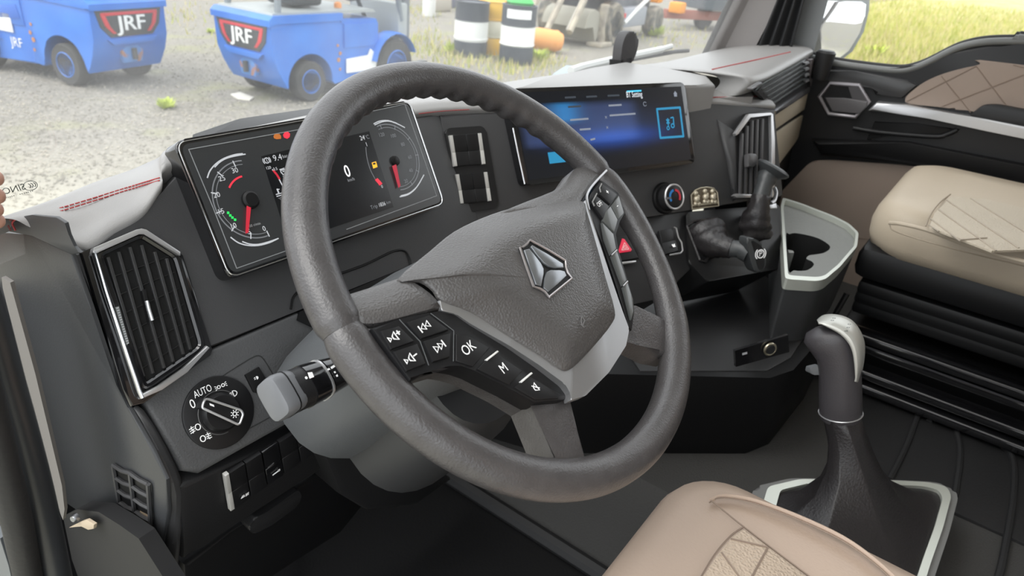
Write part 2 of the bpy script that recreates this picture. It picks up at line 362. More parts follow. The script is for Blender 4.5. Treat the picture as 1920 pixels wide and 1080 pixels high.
# pull strip of bright metal, pocket under it, armrest
A = dpx([(1627, 208), (1643, 192), (1700, 197), (1780, 212), (1850, 224), (1990, 244), (1990, 272), (1850, 246), (1740, 222), (1680, 213)], DX-.03)
prism('pull_strip', A, (-1, 0, 0), .03, M_sat, door, bev=.006, seg=3)
prism('armrest_cup', rnd(dpx([(1815, 219), (1843, 197), (1870, 196), (1990, 212), (1990, 242)], DX-.025), .01), (-1, 0, 0), .03, M_dark, door, bev=.006)
P_ = dpx([(1625, 262), (1640, 228), (1720, 232), (1800, 243), (1788, 252), (1760, 258), (1690, 250)], DX-.004)
prism('door_pocket', P_, (-1, 0, 0), .006, M_blk, door, bev=.002)
tube('pocket_lip', cr(dpx([(1600, 240), (1650, 248), (1750, 256), (1775, 252), (1795, 243)], DX-.006), 4), .006, M_dark, door)
prism('lower_shelf', dpx([(1520, 262), (1700, 268), (1990, 300), (1990, 330), (1700, 305), (1540, 293)], DX-.03), (-1, 0, 0), .035, M_blk, door, bev=.012)
# hexagonal door opener
hx = [(1536, 181), (1557, 156), (1611, 160), (1630, 191), (1604, 219), (1554, 213)]
hxp = dpx(hx, DX-.012)
hh = prism('opener_recess', hxp, (-1, 0, 0), .004, M_blk, door)
tube('opener_frame', hxp, .0055, mat('opener_frame_silver', (.36, .34, .36), .4, metal=.5), door, n=8, closed=True)
prism('opener_lever', dpx([(1546, 183), (1580, 184), (1627, 190), (1626, 199), (1612, 214), (1560, 209)], DX-.02), (-1, 0, 0), .012, mat('opener_grey', (.13, .125, .13), .38), door, bev=.004)
prism('opener_cheek', dpx([(1590, 161), (1610, 163), (1626, 189), (1598, 186)], DX-.016), (-1, 0, 0), .006, mat('opener_cheek_grey', (.07, .066, .07), .4), door)
# ---- left door opening: black pillar tube, seal, painted strip of gap light, sill
tb = [atx(x, y, -.40) for x, y in ((-30, 390), (8, 560), (35, 680), (66, 810), (98, 960), (128, 1100), (150, 1200))]
def leftp(px_list, X): return [atx(x, y, X) for x, y in px_list]
struct(tube('trim_7', cr(leftp([(-142, 330), (-44, 540), (10, 720), (35, 805), (68, 925), (104, 1080), (142, 1260)], -.41), 3), .0118, mat('pillar_black_paint', (.03, .033, .037), .35), n=16), 'round black pillar edge of the driver door opening')
struct(tube('trim_8', cr(leftp([(-90, 560), (-40, 700), (-5, 830), (32, 980), (60, 1120), (95, 1260)], -.43), 3), .010, M_rubber, n=10), 'rubber door seal beside the black pillar')
struct(prism('trim_9', leftp([(3, 520), (19, 530), (66, 700), (116, 910), (121, 955), (118, 975), (112, 960), (104, 930), (50, 720), (5, 540)], -.335), (-1, -.3, 0), .004, mat('gap_light_pale', (.16, .15, .14), .6)), 'pale strip painted as daylight in the gap between pillar and dash end')  # pale colour stands in for daylight showing through the gap
struct(prism('trim_10', leftp([(-20, 1000), (0, 1010), (16, 1060), (25, 1100), (-20, 1100)], -.44), (-1, -.3, 0), .01, mat('sill_pale_metal', (.10, .11, .12), .5)), 'pale scuffed metal sill of the driver door')
struct(prism('trim_11', leftp([(118, 968), (145, 955), (185, 960), (225, 985), (260, 1010), (330, 1120), (160, 1120), (135, 1050)], -.315), (-1, -.2, .15), .02, mat('kick_plate_black', (.012, .012, .013), .6)), 'dark kick plate below the dash end')
br = thing('bolted_bracket', 'small pale metal bracket with a bolt below the dash end', 'bracket', leftp([(150, 985)], -.335)[0])
prism('bracket_plate', leftp([(128, 990), (140, 984), (152, 978), (162, 975), (176, 984), (175, 992), (165, 994), (152, 986), (142, 988)], -.325), (-1, -.2, .15), .004, mat('scuffed_bracket', (.46, .38, .28), .6), br, bev=.0008)
bc = leftp([(144, 969)], -.325)[0]
lathe('bolt_head', [(0, .006), (.0035, .006), (.005, .004), (.0055, 0)], bc, (-1, -.3, .2), mat('bolt_steel', (.35, .36, .38), .3, metal=.9), br, n=12)
# ================================================================ dashboard
dash = thing('dashboard', 'charcoal truck dashboard wrapping round the driver, with red stitched pad', 'dashboard', (.3, .45, FZ))
fl = lambda s, t, o=0: FA.st(s, t, o)
sl_ = lambda s, t, o=0: ST.st(s, t, o)
LS = Plane(fl(-.10, -.352), (1, 0, 0), (0, -.99, -.13))
# upper pad: rows run from the windscreen to the front lip
stn = [((-.315, .428, -.008), Vector((-.274, .386, -.026))), ((-.25, .443, -.004), fl(-.116, -.088)), ((-.20, .462, -.002), fl(-.085, -.078)), ((-.15, .478, -.002), fl(-.05, -.068)), ((-.11, .49, 0), fl(-.02, -.045)), ((-.06, .50, 0), fl(.01, -.022)),
       ((.1, .53, .005), fl(.2, -.02)), ((.3, .54, .01), fl(.42, -.02)), ((.5, .53, .012), sl_(.1, .086)), ((.75, .50, .02), sl_(.32, .086)), ((.95, .45, .03), sl_(.54, .082)), ((1.10, .41, .033), sl_(.70, .068)), ((1.14, .40, .035), sl_(.80, .060))]
rows = []
for B, L in stn:
    B = Vector(B); fw = (B-L); fw.z = 0; fw.normalize()
    top = L+fw*.022+Vector((0, 0, .014))
    rows.append([B+Vector((0, .03, -.03)), B, B.lerp(top, .35)+Vector((0, 0, .006)), B.lerp(top, .7)+Vector((0, 0, .006)), top, L+fw*.006+Vector((0, 0, .009)), L-fw*.001, L+Vector((0, .012, -.02))])
def smoothnet(R, a, b):
    R = [cr(r, a) for r in R]; C = [cr([r[j] for r in R], b) for j in range(len(R[0]))]
    return [[C[j][i] for j in range(len(C))] for i in range(len(C[0]))]
net = smoothnet(rows, 4, 5)
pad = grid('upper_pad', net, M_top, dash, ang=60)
def bvh_of(net):
    n = len(net[0]); return BVHTree.FromPolygons([p for r in net for p in r], [(a*n+i, a*n+i+1, (a+1)*n+i+1, (a+1)*n+i) for a in range(len(net)-1) for i in range(n-1)])
BV = bvh_of(net)
def onpad(bv, x, y, lift=.0006):
    d = ray(x, y).normalized(); h_, n_, i_, t_ = bv.ray_cast(EYE, d)
    return None if h_ is None else h_+Vector((0, 0, lift))
def stitch(bv, L, r=.0011, parent=None):
    P = [onpad(bv, x, y) for x, y in L]; P = [p for p in P if p is not None]
    if len(P) < 2: print('no stitch', L); return
    path = cr(P, 12); bmS = bmesh.new()
    for a, b in zip(path, path[1:]): tube_bm(bmS, [a.lerp(b, .1), a.lerp(b, .9)], r, 5)
    return bmo('red_stitching', bmS, M_stitch, dash)
def padpt(k, i, t=0):   # point on the pad control net, a touch above
    return rows[i][k]
# red double stitching along the pad
stitch(BV, [(22, 413), (120, 389), (240, 352), (300, 334)], .0008); stitch(BV, [(26, 419), (120, 395), (240, 357), (300, 339)], .0008)
stitch(BV, [(1292, 184), (1340, 183), (1390, 182), (1428, 181)], .0013); stitch(BV, [(785, 214), (830, 209), (880, 206)], .0008)
prism('pad_end_lip', [atx(x, y, -.289) for x, y in ((2, 432), (14, 425), (25, 408), (60, 403), (105, 407), (122, 418), (128, 440), (138, 462), (150, 474), (134, 478), (60, 442))], (-1, 0, 0), .003, mat('end_lip_plastic', (.045, .047, .05), .5), dash, bev=.001)
for dx in (0, 9):
    tube('red_stitching', cr([atx(22+dx, 410, -.2915), atx(14+dx, 418, -.2925), atx(20+dx, 432, -.2925)], 4), .0010, M_stitch, dash, n=5)
# driver fascia and the grained panel under it
prism('fascia', [fl(*q) for q in ((-.128, -.088), (-.06, -.072), (-.02, -.048), (.012, -.026), (.43, -.024), (.46, -.03), (.46, -.26), (.30, -.26), (.30, -.2285), (-.128, -.2285))], FN, .03, M_dash, dash, bev=.003)
prism('lower_fascia', [fl(*q) for q in ((-.126, -.2305), (.30, -.2305), (.30, -.30), (.10, -.352), (-.10, -.352), (-.115, -.34))], FN, .03, mat('grained_lower_plastic', (.072, .073, .076), .6, bump=(420, .5, .0012)), dash, bev=.006, seg=3)
# column cut-out groove drawn as a raised lip on the fascia
gp = [FA.px(x, y, .001) for x, y in ((545, 580), (553, 553), (590, 530), (680, 498), (735, 472), (758, 470), (768, 485), (770, 500))]
tube('column_cutout_lip', cr(gp, 5), .0016, M_blk, dash, n=6)
prism('column_cutout', [FA.px(x, y, .002) for x, y in ((557, 600), (562, 585), (770, 497), (800, 520), (640, 640))], FN, .01, M_blk, dash)
# lower switch ledge under the grained panel
lp = lambda x, y, o=0: LS.px(x, y, o)
prism('switch_ledge', [lp(x, y) for x, y in ((338, 915), (350, 908), (470, 855), (600, 785), (655, 790), (640, 850), (590, 890), (430, 990), (380, 1020), (345, 1050))], LS.n, .04, M_dark, dash, bev=.005)
prism('fuse_cover', [lp(x, y, -.02) for x, y in ((345, 1060), (430, 1000), (590, 895), (700, 840), (720, 900), (640, 1000), (500, 1090), (350, 1130))], LS.n, .04, M_blk, dash, bev=.006)
hn = prism('pull_handle', rnd([lp(x, y, .0) for x, y in ((466, 992), (478, 972), (500, 960), (560, 918), (566, 930), (560, 948), (510, 985), (475, 1003))], .004), LS.n, .02, M_dark, dash, bev=.003)
prism('knee_panel', [lp(x, y, -.03) for x, y in ((300, 1075), (345, 1060), (430, 1075), (425, 1120), (300, 1140))], LS.n, .03, M_dark, dash, bev=.004)
# end panel on the door side with a small grille
EX = -.283
ep = lambda x, y, o=0: atx(x, y, EX-o)
sidepts = [(133, 476), (60, 440), (-40, 432), (-40, 540), (30, 700), (104, 930), (150, 962), (185, 962), (225, 990), (262, 1042), (292, 1078), (305, 1020), (315, 960), (311, 900), (285, 845), (240, 765), (217, 722), (170, 580)]
side = prism('end_panel', [ep(x, y) for x, y in sidepts], (-1, 0, 0), .004, mat('end_panel_plastic', (.040, .042, .045), .42, bump=(500, .25, .0008)), dash, bev=.002)
ea = [ep(x, y, -.002) for x, y in ((240, 765), (285, 845), (311, 900), (315, 960), (305, 1020), (292, 1080))]; eb_ = [FA.px(262, 752, -.001), FA.px(315, 840, -.001), FA.px(345, 905, -.004), LS.px(347, 930, -.002), LS.px(338, 1010, -.004), LS.px(330, 1082, -.006)]
grid('end_panel_edge', [ea, [a.lerp(b, .55)+Vector((-.003, -.006, 0)) for a, b in zip(ea, eb_)], eb_], M_dash, dash, sub=1, thick=.004)
# grille: dark well, frame bars
gr = prism('grille_well', [ep(x, y, .0012) for x, y in ((214, 874), (236, 884), (276, 908), (284, 1018), (262, 1003), (233, 985))], (-1, 0, 0), .002, M_blk, side)
for k in range(6):
    f = k/5
    a = Vector((212, 872)).lerp(Vector((231, 986)), f); b = Vector((244, 887)).lerp(Vector((258, 1004)), f); c = Vector((278, 908)).lerp(Vector((285, 1022)), f)
    tube('grille_bar', [ep(a.x, a.y, .003), ep((a.x+b.x)/2, (a.y+b.y)/2+3, .003), ep(b.x, b.y, .003), ep((c.x+b.x)/2, (c.y+b.y)/2+2, .003), ep(c.x, c.y, .003)], .0026, M_dash, side, n=6)
for q in (((212, 872), (231, 986)), ((244, 888), (258, 1004)), ((278, 908), (285, 1022))):
    tube('grille_post', [ep(*q[0], .0035), ep((q[0][0]+q[1][0])/2, (q[0][1]+q[1][1])/2, .0035), ep(*q[1], .0035)], .0026, M_dash, side, n=6)
prism('grille_glimpse', [ep(x, y, .0016) for x, y in ((262, 958), (281, 968), (284, 1012), (266, 1000))], (-1, 0, 0), .001, mat('tan_behind_grille', (.20, .15, .10), .8), side)
# centre stack
prism('centre_fascia', [sl_(*q) for q in ((-.012, .082), (.54, .079), (.66, .072), (.80, .058), (.80, -.134), (-.012, -.134))], ST.n, .04, M_dash, dash, bev=.004)
prism('vent_shoulder', [ST.px(x, y, .012) for x, y in ((1378, 250), (1402, 212), (1452, 205), (1455, 372), (1378, 372))], ST.n, .02, M_dark, dash, bev=.003)
grid('stack_facet', [[ST.px(1345, 224, .001), ST.px(1362, 300, .001), ST.px(1374, 378, .001)], [ST.px(1378, 246, .0125), ST.px(1380, 310, .0125), ST.px(1381, 372, .0125)]], M_dash, dash, thick=.004)
# raised hood over the centre screen
hz = [(.425, .335), (.55, .352), (.75, .366), (.895, .372), (.925, .29), (.945, .195), (.868, .146), (.815, .165), (.60, .255)]
prism('screen_hood', [Vector((x, y, .060+.02*(y-.2))) for x, y in hz], (0, 0, 1), .08, M_top, dash, bev=.008, seg=3)
prism('pad_bridge', [Vector((x, y, z)) for x, y, z in ((.80, .20, .026), (.98, .10, .030), (1.12, .16, .034), (1.12, .40, .030), (.86, .44, .022))], (0, 0, 1), .02, M_top, dash)
prism('cluster_hood', rnd([Vector((x, y, z)) for x, y, z in ((-.10, .42, .030), (-.085, .452, .036), (.02, .50, .033), (.22, .49, .033), (.25, .43, .03))], .012), (0, 0, 1), .03, M_dark, dash, bev=.008, seg=3)
# passenger side
PS = Plane((1.0, .092, .07), (.58, .047, 0), (.08, -.99, .06))
pp = lambda x, y, o=0: PS.px(x, y, o)
Lp = [atz(1352, 153, .050), atz(1385, 156, .057), atz(1412, 154, .064), pp(1436, 147), pp(1460, 135), pp(1490, 118), pp(1526, 97)]
Bp = [Vector((.93, .455, .028)), Vector((.97, .445, .03)), Vector((1.02, .43, .032)), Vector((1.08, .415, .034)), Vector((1.2, .395, .038)), Vector((1.4, .385, .046)), Vector((1.60, .375, .055))]
rows2 = []
for B, L in zip(Bp, Lp):
    top = L+Vector((0, .028, .010)); rows2.append([B+Vector((0, .03, -.03)), B, B.lerp(top, .4)+Vector((0, 0, .008)), B.lerp(top, .75)+Vector((0, 0, .006)), top, L+Vector((0, .006, .005)), L+Vector((0, .003, -.008)), L+Vector((0, .02, -.03))])
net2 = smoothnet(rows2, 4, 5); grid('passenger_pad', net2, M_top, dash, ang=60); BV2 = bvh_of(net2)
stitch(BV2, [(1335, 131), (1380, 121), (1430, 110), (1482, 98)], .0018)
prism('passenger_face', [pp(x, y, -.02) for x, y in ((1432, 185), (1445, 150), (1528, 102), (1532, 165), (1530, 200), (1500, 260), (1455, 330), (1432, 330))], PS.n, .05, M_dark, dash)
prism('cream_band', [pp(x, y, .0) for x, y in ((1440, 226), (1456, 213), (1520, 171), (1523, 196), (1456, 241), (1440, 252))], PS.n, .02, M_cream, dash, bev=.003)
prism('groove_band', [pp(x, y, -.006) for x, y in ((1440, 252), (1456, 241), (1523, 196), (1523, 203), (1456, 250), (1440, 262))], PS.n, .015, M_blk, dash)
prism('cream_panel', [pp(x, y, .0) for x, y in ((1440, 262), (1456, 250), (1522, 205), (1516, 222), (1492, 268), (1462, 308), (1440, 320))], PS.n, .02, M_cream, dash, bev=.004)
prism('glovebox_dark', [pp(x, y, -.01) for x, y in ((1400, 320), (1455, 312), (1500, 262), (1530, 205), (1545, 215), (1560, 300), (1500, 420), (1400, 420))], PS.n, .08, M_blk, dash)
prism('end_cap', rnd([pp(x, y, .004) for x, y in ((1519, 112), (1526, 110), (1533, 160), (1530, 172), (1521, 168))], .006), PS.n, .02, mat('cap_mauve_silver', (.30, .27, .28), .4, metal=.4), dash, bev=.003)
sp_ = lathe('corner_speaker', [(0, .026), (.020, .026), (.026, .02), (.023, -.03), (.02, -.05)], atx(1545, 113, 1.565)+Vector((0, 0, .0)), (0, 0, 1), M_dark, dash, n=24)
# ================================================================ helpers for flat print traced on a panel
def pxs(name, pl, lines, w, m, parent, o=.0006, th=.0004, k=0):
    bm = bmesh.new()
    for L in lines:
        pts = [pl.px(x, y, o) for x, y in L]
        if k: pts = cr(pts, k)
        for a, b in zip(pts, pts[1:]):
            d = (b-a)
            if d.length < 1e-7: continue
            s = pl.n.cross(d.normalized())*(w/2); ex = d.normalized()*(w*.25)
            prism_bm(bm, [a-ex+s, b+ex+s, b+ex-s, a-ex-s], pl.n, th)
    return bmo(name, bm, m, parent, smooth=False)
def pxf(name, pl, pts, m, parent, o=.0006, th=.0006, bev=0, k=0, r=0, **kw):
    P = [pl.px(x, y, o) for x, y in pts]
    if k: P = cr(P, k, True)
    if r: P = rnd(P, r)
    return prism(name, P, pl.n, th, m, parent, bev=bev, **kw)
def ptx(name, pl, s, x, y, h, m, parent, o=.0006, sx=1):
    return text(name, s, pl.px(x, y, o), pl.e, pl.up, pl.n, h, m, parent, sx=sx)
# ================================================================ left air vent
v = thing('air_vent', 'angular black air vent with chrome edge and dusty slats beside the driver door', 'vent', FA.px(270, 745, 0))
def vp(L, o=0): return [FA.px(x, y, o) for x, y in L]
outer = [(150, 474), (178, 462), (262, 427), (272, 428), (344, 478), (399, 655), (396, 666), (270, 757), (247, 762), (232, 730)]
inner = [(190, 482), (263, 446), (325, 484), (369, 640), (366, 650), (285, 708), (268, 712)]
bm = bmesh.new()
prism_bm(bm, vp(outer, .003), FN, .02, .002)
bmo('surround', bm, M_gloss, v)
prism('well', vp([(188, 480), (263, 443), (328, 482), (373, 642), (368, 654), (287, 712), (265, 716)], .004), FN, .002, mat('vent_depth_black', (.004, .004, .004), .8), v)
frame_o = [(172, 468), (262, 430), (340, 479), (394, 652), (266, 748)]
tube('frame_ring', rnd(vp([(183, 476), (263, 439), (330, 481), (378, 645), (372, 657), (270, 727)], .006), .006, 3), .0042, M_gloss, v, n=8, closed=True)
pxf('chrome_top', FA, [(174, 473), (176, 464), (256, 430), (266, 428), (275, 430), (339, 472), (339, 479), (333, 478), (270, 437), (260, 437), (190, 468), (181, 478)], M_sat, v, o=.013, th=.010, bev=.0012)
tube('chrome_side', vp([(176, 472), (178, 480), (197, 545), (229, 640), (260, 732), (266, 746)], .009), [(.0045, .0022)]*6, M_chr, v, n=12, ref=FN)
pxf('chrome_foot', FA, [(266, 748), (268, 738), (300, 722), (345, 690), (388, 648), (394, 652), (352, 698), (305, 731)], M_sat, v, o=.013, th=.010, bev=.0012)
for i, (a, b) in enumerate((((203, 482), (270, 706)), ((223, 472), (288, 700)), ((244, 463), (309, 690)), ((266, 459), (326, 678)), ((291, 472), (345, 664)), ((313, 484), (358, 655)))):
    A = FA.px(*a, .009); B = FA.px(*b, .009); d = (B-A).normalized(); sx = FN.cross(d)
    q = [A+sx*.0016, B+sx*.0016, B-sx*.0016, A-sx*.0016]
    prism('slat', q, FN, .004, mat('vent_slat_black', (.030, .030, .031), .4, var=((.10, .085, .06), 40, .66, .85)), v, bev=.0006)
for k in range(6):
    a = Vector((208, 520)).lerp(Vector((266, 690)), k/5); b = Vector((318, 480)).lerp(Vector((362, 630)), k/5)
    tube('rear_slat', vp([tuple(a), ((a.x+b.x)/2, (a.y+b.y)/2), tuple(b)], .0048), .0009, mat('rear_slat_black', (.010, .010, .010), .6), v, n=5)
tube('tab', vp([(275, 564), (278, 578), (285, 601)], .014), .0022, M_chr, v, n=8)
pxf('tab_stem', FA, [(266, 545), (274, 541), (284, 598), (280, 604)], M_blk, v, o=.012, th=.006, bev=.001)
pxs('thumbwheel', FA, [[(219+i*1.28, 578+i*4.4), (222+i*1.28, 577+i*4.4)] for i in range(0, 16)], .0012, M_grey, v, o=.0125)
pxf('thumbwheel_edge', FA, [(216, 576), (223, 574), (242, 642), (238, 648)], mat('thumbwheel_grey', (.17, .18, .175), .5), v, o=.012, th=.006)
# ================================================================ instrument cluster
c = thing('instrument_cluster', 'black digital instrument cluster with rev counter and speedometer behind the wheel', 'instrument cluster', CL.st(.185, -.18, 0))
M_lcd = mat('cluster_glass_haze', (.040, .042, .044), .22, spec=.6)  # grey base colour stands in for the reflected haze on the glass
M_lcd2 = mat('cluster_display_dark', (.008, .009, .011), .18, spec=.6)
ol = rnd([CL.st(0, 0), CL.st(.37, 0), CL.st(.37, -.1637), CL.st(0, -.1637)], .014, 6)
prism('housing', ol, FN, .03, M_gloss, c, bev=.003, seg=3)
ol2 = rnd([CL.st(.0028, -.0028, .0006), CL.st(.3672, -.0028, .0006), CL.st(.3672, -.1609, .0006), CL.st(.0028, -.1609, .0006)], .0125, 6)
tube('bright_edge', ol2, .0008, M_chr, c, n=6, closed=True)
ol3 = rnd([CL.st(.006, -.006, .0012), CL.st(.364, -.006, .0012), CL.st(.364, -.1577, .0012), CL.st(.006, -.1577, .0012)], .011, 6)
prism('glass', ol3, FN, .001, M_lcd, c)
GO = .0016
pxs('inner_frame', CL, [[(560, 243), (354, 280), (400, 390), (444, 503), (560, 462)], [(650, 430), (819, 367), (800, 312), (759, 195), (700, 208)]], .0009, mat('thin_frame_line', (.30, .31, .32), .4), c, o=GO)
pxf('display', CL, [(490, 293), (560, 276), (640, 258), (692, 246), (738, 388), (620, 428), (536, 453), (530, 420)], M_lcd2, c, o=.0015, th=.0003)
# rev counter: find the dial circle on the glass
def gpt(x, y): return CL.uv(CL.px(x, y))
def c3(p, q, r):
    ax, ay = p; bx, by = q; cx, cy = r; d = 2*(ax*(by-cy)+bx*(cy-ay)+cx*(ay-by))
    return (((ax*ax+ay*ay)*(by-cy)+(bx*bx+by*by)*(cy-ay)+(cx*cx+cy*cy)*(ay-by))/d, ((ax*ax+ay*ay)*(cx-bx)+(bx*bx+by*by)*(ax-cx)+(cx*cx+cy*cy)*(bx-ax))/d)
def dial(name, p, q, r, col, parent):
    C = c3(gpt(*p), gpt(*q), gpt(*r)); R = math.dist(C, gpt(*p)); return C, R
C1, R1 = dial('l', (396, 365), (436, 434), (470, 447), None, c)
C2, R2 = dial('r', (741, 237), (785, 305), (751, 357), None, c)
def ang(C, x, y): g = gpt(x, y); return math.degrees(math.atan2(g[1]-C[1], g[0]-C[0]))
def ring(name, C, R, a0, a1, w, m, o=GO, k=40):
    pts = arc(C[0], C[1], R, a0, a1, k); bm = bmesh.new()
    for (x0, y0), (x1, y1) in zip(pts, pts[1:]):
        i0 = 1-w/R
        q = [CL.st(x0, y0, o), CL.st(x1, y1, o), CL.st(C[0]+(x1-C[0])*i0, C[1]+(y1-C[1])*i0, o), CL.st(C[0]+(x0-C[0])*i0, C[1]+(y0-C[1])*i0, o)]
        prism_bm(bm, q, FN, .0003)
    return bmo(name, bm, m, c, smooth=False)
M_line = glow('gauge_line_white', (.85, .88, .92), .42)
M_dim = glow('gauge_line_dim', (.6, .63, .67), .2)
M_num = glow('gauge_numeral', (.85, .87, .9), .45)
M_red = glow('gauge_red', (.9, .03, .06), .75)
M_red2 = glow('gauge_red_dim', (.75, .02, .05), .5)
M_grn = glow('gauge_green', (.02, .8, .12), .8)
M_org = glow('gauge_amber', (1, .45, .02), .85)
a_0 = ang(C1, 500, 440); a_1 = ang(C1, 452, 302)
while a_1 > a_0: a_1 -= 360
ring('rev_scale', C1, R1, a_0, a_1, .0014, M_dim); ring('rev_scale_inner', C1, R1*.90, a_0, a_1, .0008, M_dim)
for nx, ny, tx, ty, s in ((495, 429, 502, 440, '0'), (467, 435, 469, 447, '5'), (437, 424, 433, 434, '10'), (414, 397, 405, 400, '15'), (406, 366, 396, 362, '20'), (416, 335, 409, 325, '25'), (440, 320, 437, 306, '30')):
    ptx('rev_numeral', CL, s, nx, ny, .0085, M_num, c, o=GO)
    a = math.radians(ang(C1, tx, ty)); d = (math.cos(a), math.sin(a))
    p, q = CL.st(C1[0]+d[0]*R1*.86, C1[1]+d[1]*R1*.86, GO+.0002), CL.st(C1[0]+d[0]*R1*1.02, C1[1]+d[1]*R1*1.02, GO+.0002)
    sd = FN.cross((q-p).normalized())*.0006; prism('rev_tick', [p+sd, q+sd, q-sd, p-sd], FN, .0003, M_line, c, smooth=False)
ring('rev_red_zone', C1, R1*.62, ang(C1, 453, 332), ang(C1, 424, 350), .002, M_red, k=14)
for x, y in ((428, 399), (432, 404), (436, 408), (441, 412)): pxf('rev_green_dot', CL, [(x-2, y-2.5), (x+2, y-2), (x+2, y+2), (x-2, y+2)], M_grn, c, o=GO)
lathe('rev_hub', [(0, .005), (.008, .005), (.0105, .003), (.011, 0)], CL.px(469, 375, GO), FN, M_blk, c, n=24)
pxf('rev_needle', CL, [(463, 386), (471, 386), (466, 436), (461, 438)], M_red2, c, o=.005, th=.001)
ptx('rev_unit', CL, '100 r/min', 476, 422, .0045, M_grey, c, o=GO)
pxs('rev_flourish', CL, [[(389, 333), (394, 320), (405, 307), (420, 297), (440, 290), (455, 288)], [(403, 313), (412, 304), (424, 297), (440, 292.5), (460, 289)]], .0014, M_line, c, o=GO, k=3)
pxs('rev_flourish', CL, [[(433, 445), (447, 455), (465, 460), (485, 460), (505, 455), (520, 448)], [(455, 453), (468, 457.5), (485, 458), (505, 453), (522, 447)]], .0014, M_line, c, o=GO, k=3)
# centre information
pxf('warning_engine_symbol', CL, [(513, 255), (516, 251), (524, 251), (527, 255), (527, 260), (519, 261), (514, 259)], glow('gauge_dim_amber', (.75, .22, .03), .45), c, o=GO)
pxf('warning_brake_symbol', CL, [(531, 253), (534, 248), (540, 247), (544, 251), (543, 257), (539, 260), (533, 258)], M_red, c, o=GO)
strokes('air_pressure_symbol', [('o', arc(0, 0, .5, 0, 340, 20), .14), ('l', arc(0, 0, .78, 140, 220, 8), .13), ('l', arc(0, 0, .78, -40, 40, 8), .13)], CL.px(500, 301, GO), CL.e, CL.up, FN, .0065, M_line, c)
ptx('air_pressure_reading', CL, '1', 500, 301, .007, M_num, c, o=GO)
ptx('air_pressure_reading', CL, '9.4', 520, 296, .0105, M_num, c, o=GO); ptx('air_pressure_unit', CL, 'bar', 534, 293, .006, M_grey, c, o=GO)
ptx('temperature_scale', CL, '120', 503, 315, .005, M_num, c, o=GO); ptx('oil_scale', CL, '3.5', 516, 317, .005, M_num, c, o=GO)
pxs('oil_gauge_arc', CL, [[(511, 318), (519, 328), (526, 341), (532, 352)]], .0016, M_line, c, o=GO, k=3); pxs('oil_gauge_red', CL, [[(513, 320), (519, 327), (524, 335)]], .0026, M_red2, c, o=GO+.0003)
strokes('oil_can_symbol', [('o', [(-.5, .3), (.4, .3), (.5, 0), (.3, -.4), (-.3, -.4), (-.5, 0)], .16), ('l', [(-.2, .05), (.3, .05)], .14), ('l', [(-.6, .45), (.3, .5)], .12)], CL.px(532, 322, GO), CL.e, CL.up, FN, .008, M_line, c)
ptx('oil_unit', CL, 'bar', 534, 331, .0045, M_num, c, o=GO)
strokes('coolant_symbol', [('l', [(0, .6), (0, -.1)], .22), ('l', [(-.55, -.2), (.55, -.2)], .14), ('l', [(-.55, -.5), (.55, -.5)], .14), ('l', [(0, .45), (.35, .45)], .12)], CL.px(522, 361, GO), CL.e, CL.up, FN, .008, M_line, c)
ptx('coolant_unit', CL, '°C', 525, 373, .0045, M_grey, c, o=GO)
ptx('speed_reading', CL, '0', 651, 322, .023, glow('speed_white', (1, 1, 1), 1.0), c, o=GO, sx=.8); ptx('speed_unit', CL, 'km/h', 658, 337, .006, M_grey, c, o=GO)
ptx('outside_temperature', CL, '24', 679, 259, .009, M_num, c, o=GO); ptx('outside_temperature', CL, '°C', 687.5, 257.5, .008, M_dim, c, o=GO)
ptx('fuel_scale', CL, '1', 687, 271, .008, M_num, c, o=GO); ptx('fuel_scale', CL, '0', 716, 350, .006, M_num, c, o=GO)
pxs('fuel_gauge_arc', CL, [[(686, 276), (688, 295), (694, 317), (703, 335)]], .0009, M_dim, c, o=GO, k=4)
pxf('fuel_gauge_low', CL, [(703, 337), (708, 334), (717, 344), (712, 348)], M_red, c, o=GO)
pxf('fuel_pump_symbol', CL, [(697, 305), (705, 302.5), (708, 313), (700, 316)], M_org, c, o=GO)
pxf('fuel_pump_window', CL, [(699, 306), (703.5, 304.5), (704.5, 308), (700, 309)], M_lcd2, c, o=GO+.0004)
ptx('trip_label', CL, 'Trip', 701, 388, .0075, M_dim, c, o=GO); ptx('trip_reading', CL, '1836', 716, 383.5, .0078, M_num, c, o=GO, sx=.85); ptx('trip_unit', CL, 'km', 728, 379.5, .0065, M_dim, c, o=GO)
# speedometer
b_0 = ang(C2, 708, 242); b_1 = ang(C2, 750, 358)
while b_1 > b_0: b_1 -= 360
ring('speed_scale', C2, R2, b_0, b_1, .0012, M_dim); ring('speed_scale_inner', C2, R2*.90, b_0, b_1, .0007, M_dim)
for nx, ny, tx, ty, s in ((715, 253, 714, 241, '120'), (737, 255, 739, 242, '100'), (755, 271, 764, 262, '80'), (768, 295, 781, 291, '60'), (770, 320, 783, 322, '40'), (761, 340, 772, 347, '20')):
    ptx('speed_numeral', CL, s, nx, ny, .0075, M_dim, c, o=GO)
    a = math.radians(ang(C2, tx, ty)); d = (math.cos(a), math.sin(a))
    p, q = CL.st(C2[0]+d[0]*R2*.87, C2[1]+d[1]*R2*.87, GO+.0002), CL.st(C2[0]+d[0]*R2*1.01, C2[1]+d[1]*R2*1.01, GO+.0002)
    sd = FN.cross((q-p).normalized())*.0005; prism('speed_tick', [p+sd, q+sd, q-sd, p-sd], FN, .0003, M_dim, c, smooth=False)
lathe('speed_hub', [(0, .004), (.005, .004), (.007, .003), (.0075, 0)], CL.px(740, 302, GO), FN, M_blk, c, n=24)
pxf('speed_needle', CL, [(736, 311), (743, 308), (751, 348), (748, 352)], mat('needle_dull_red', (.35, .03, .05), .5, emit=((.6, .02, .05), .25)), c, o=.005, th=.001)
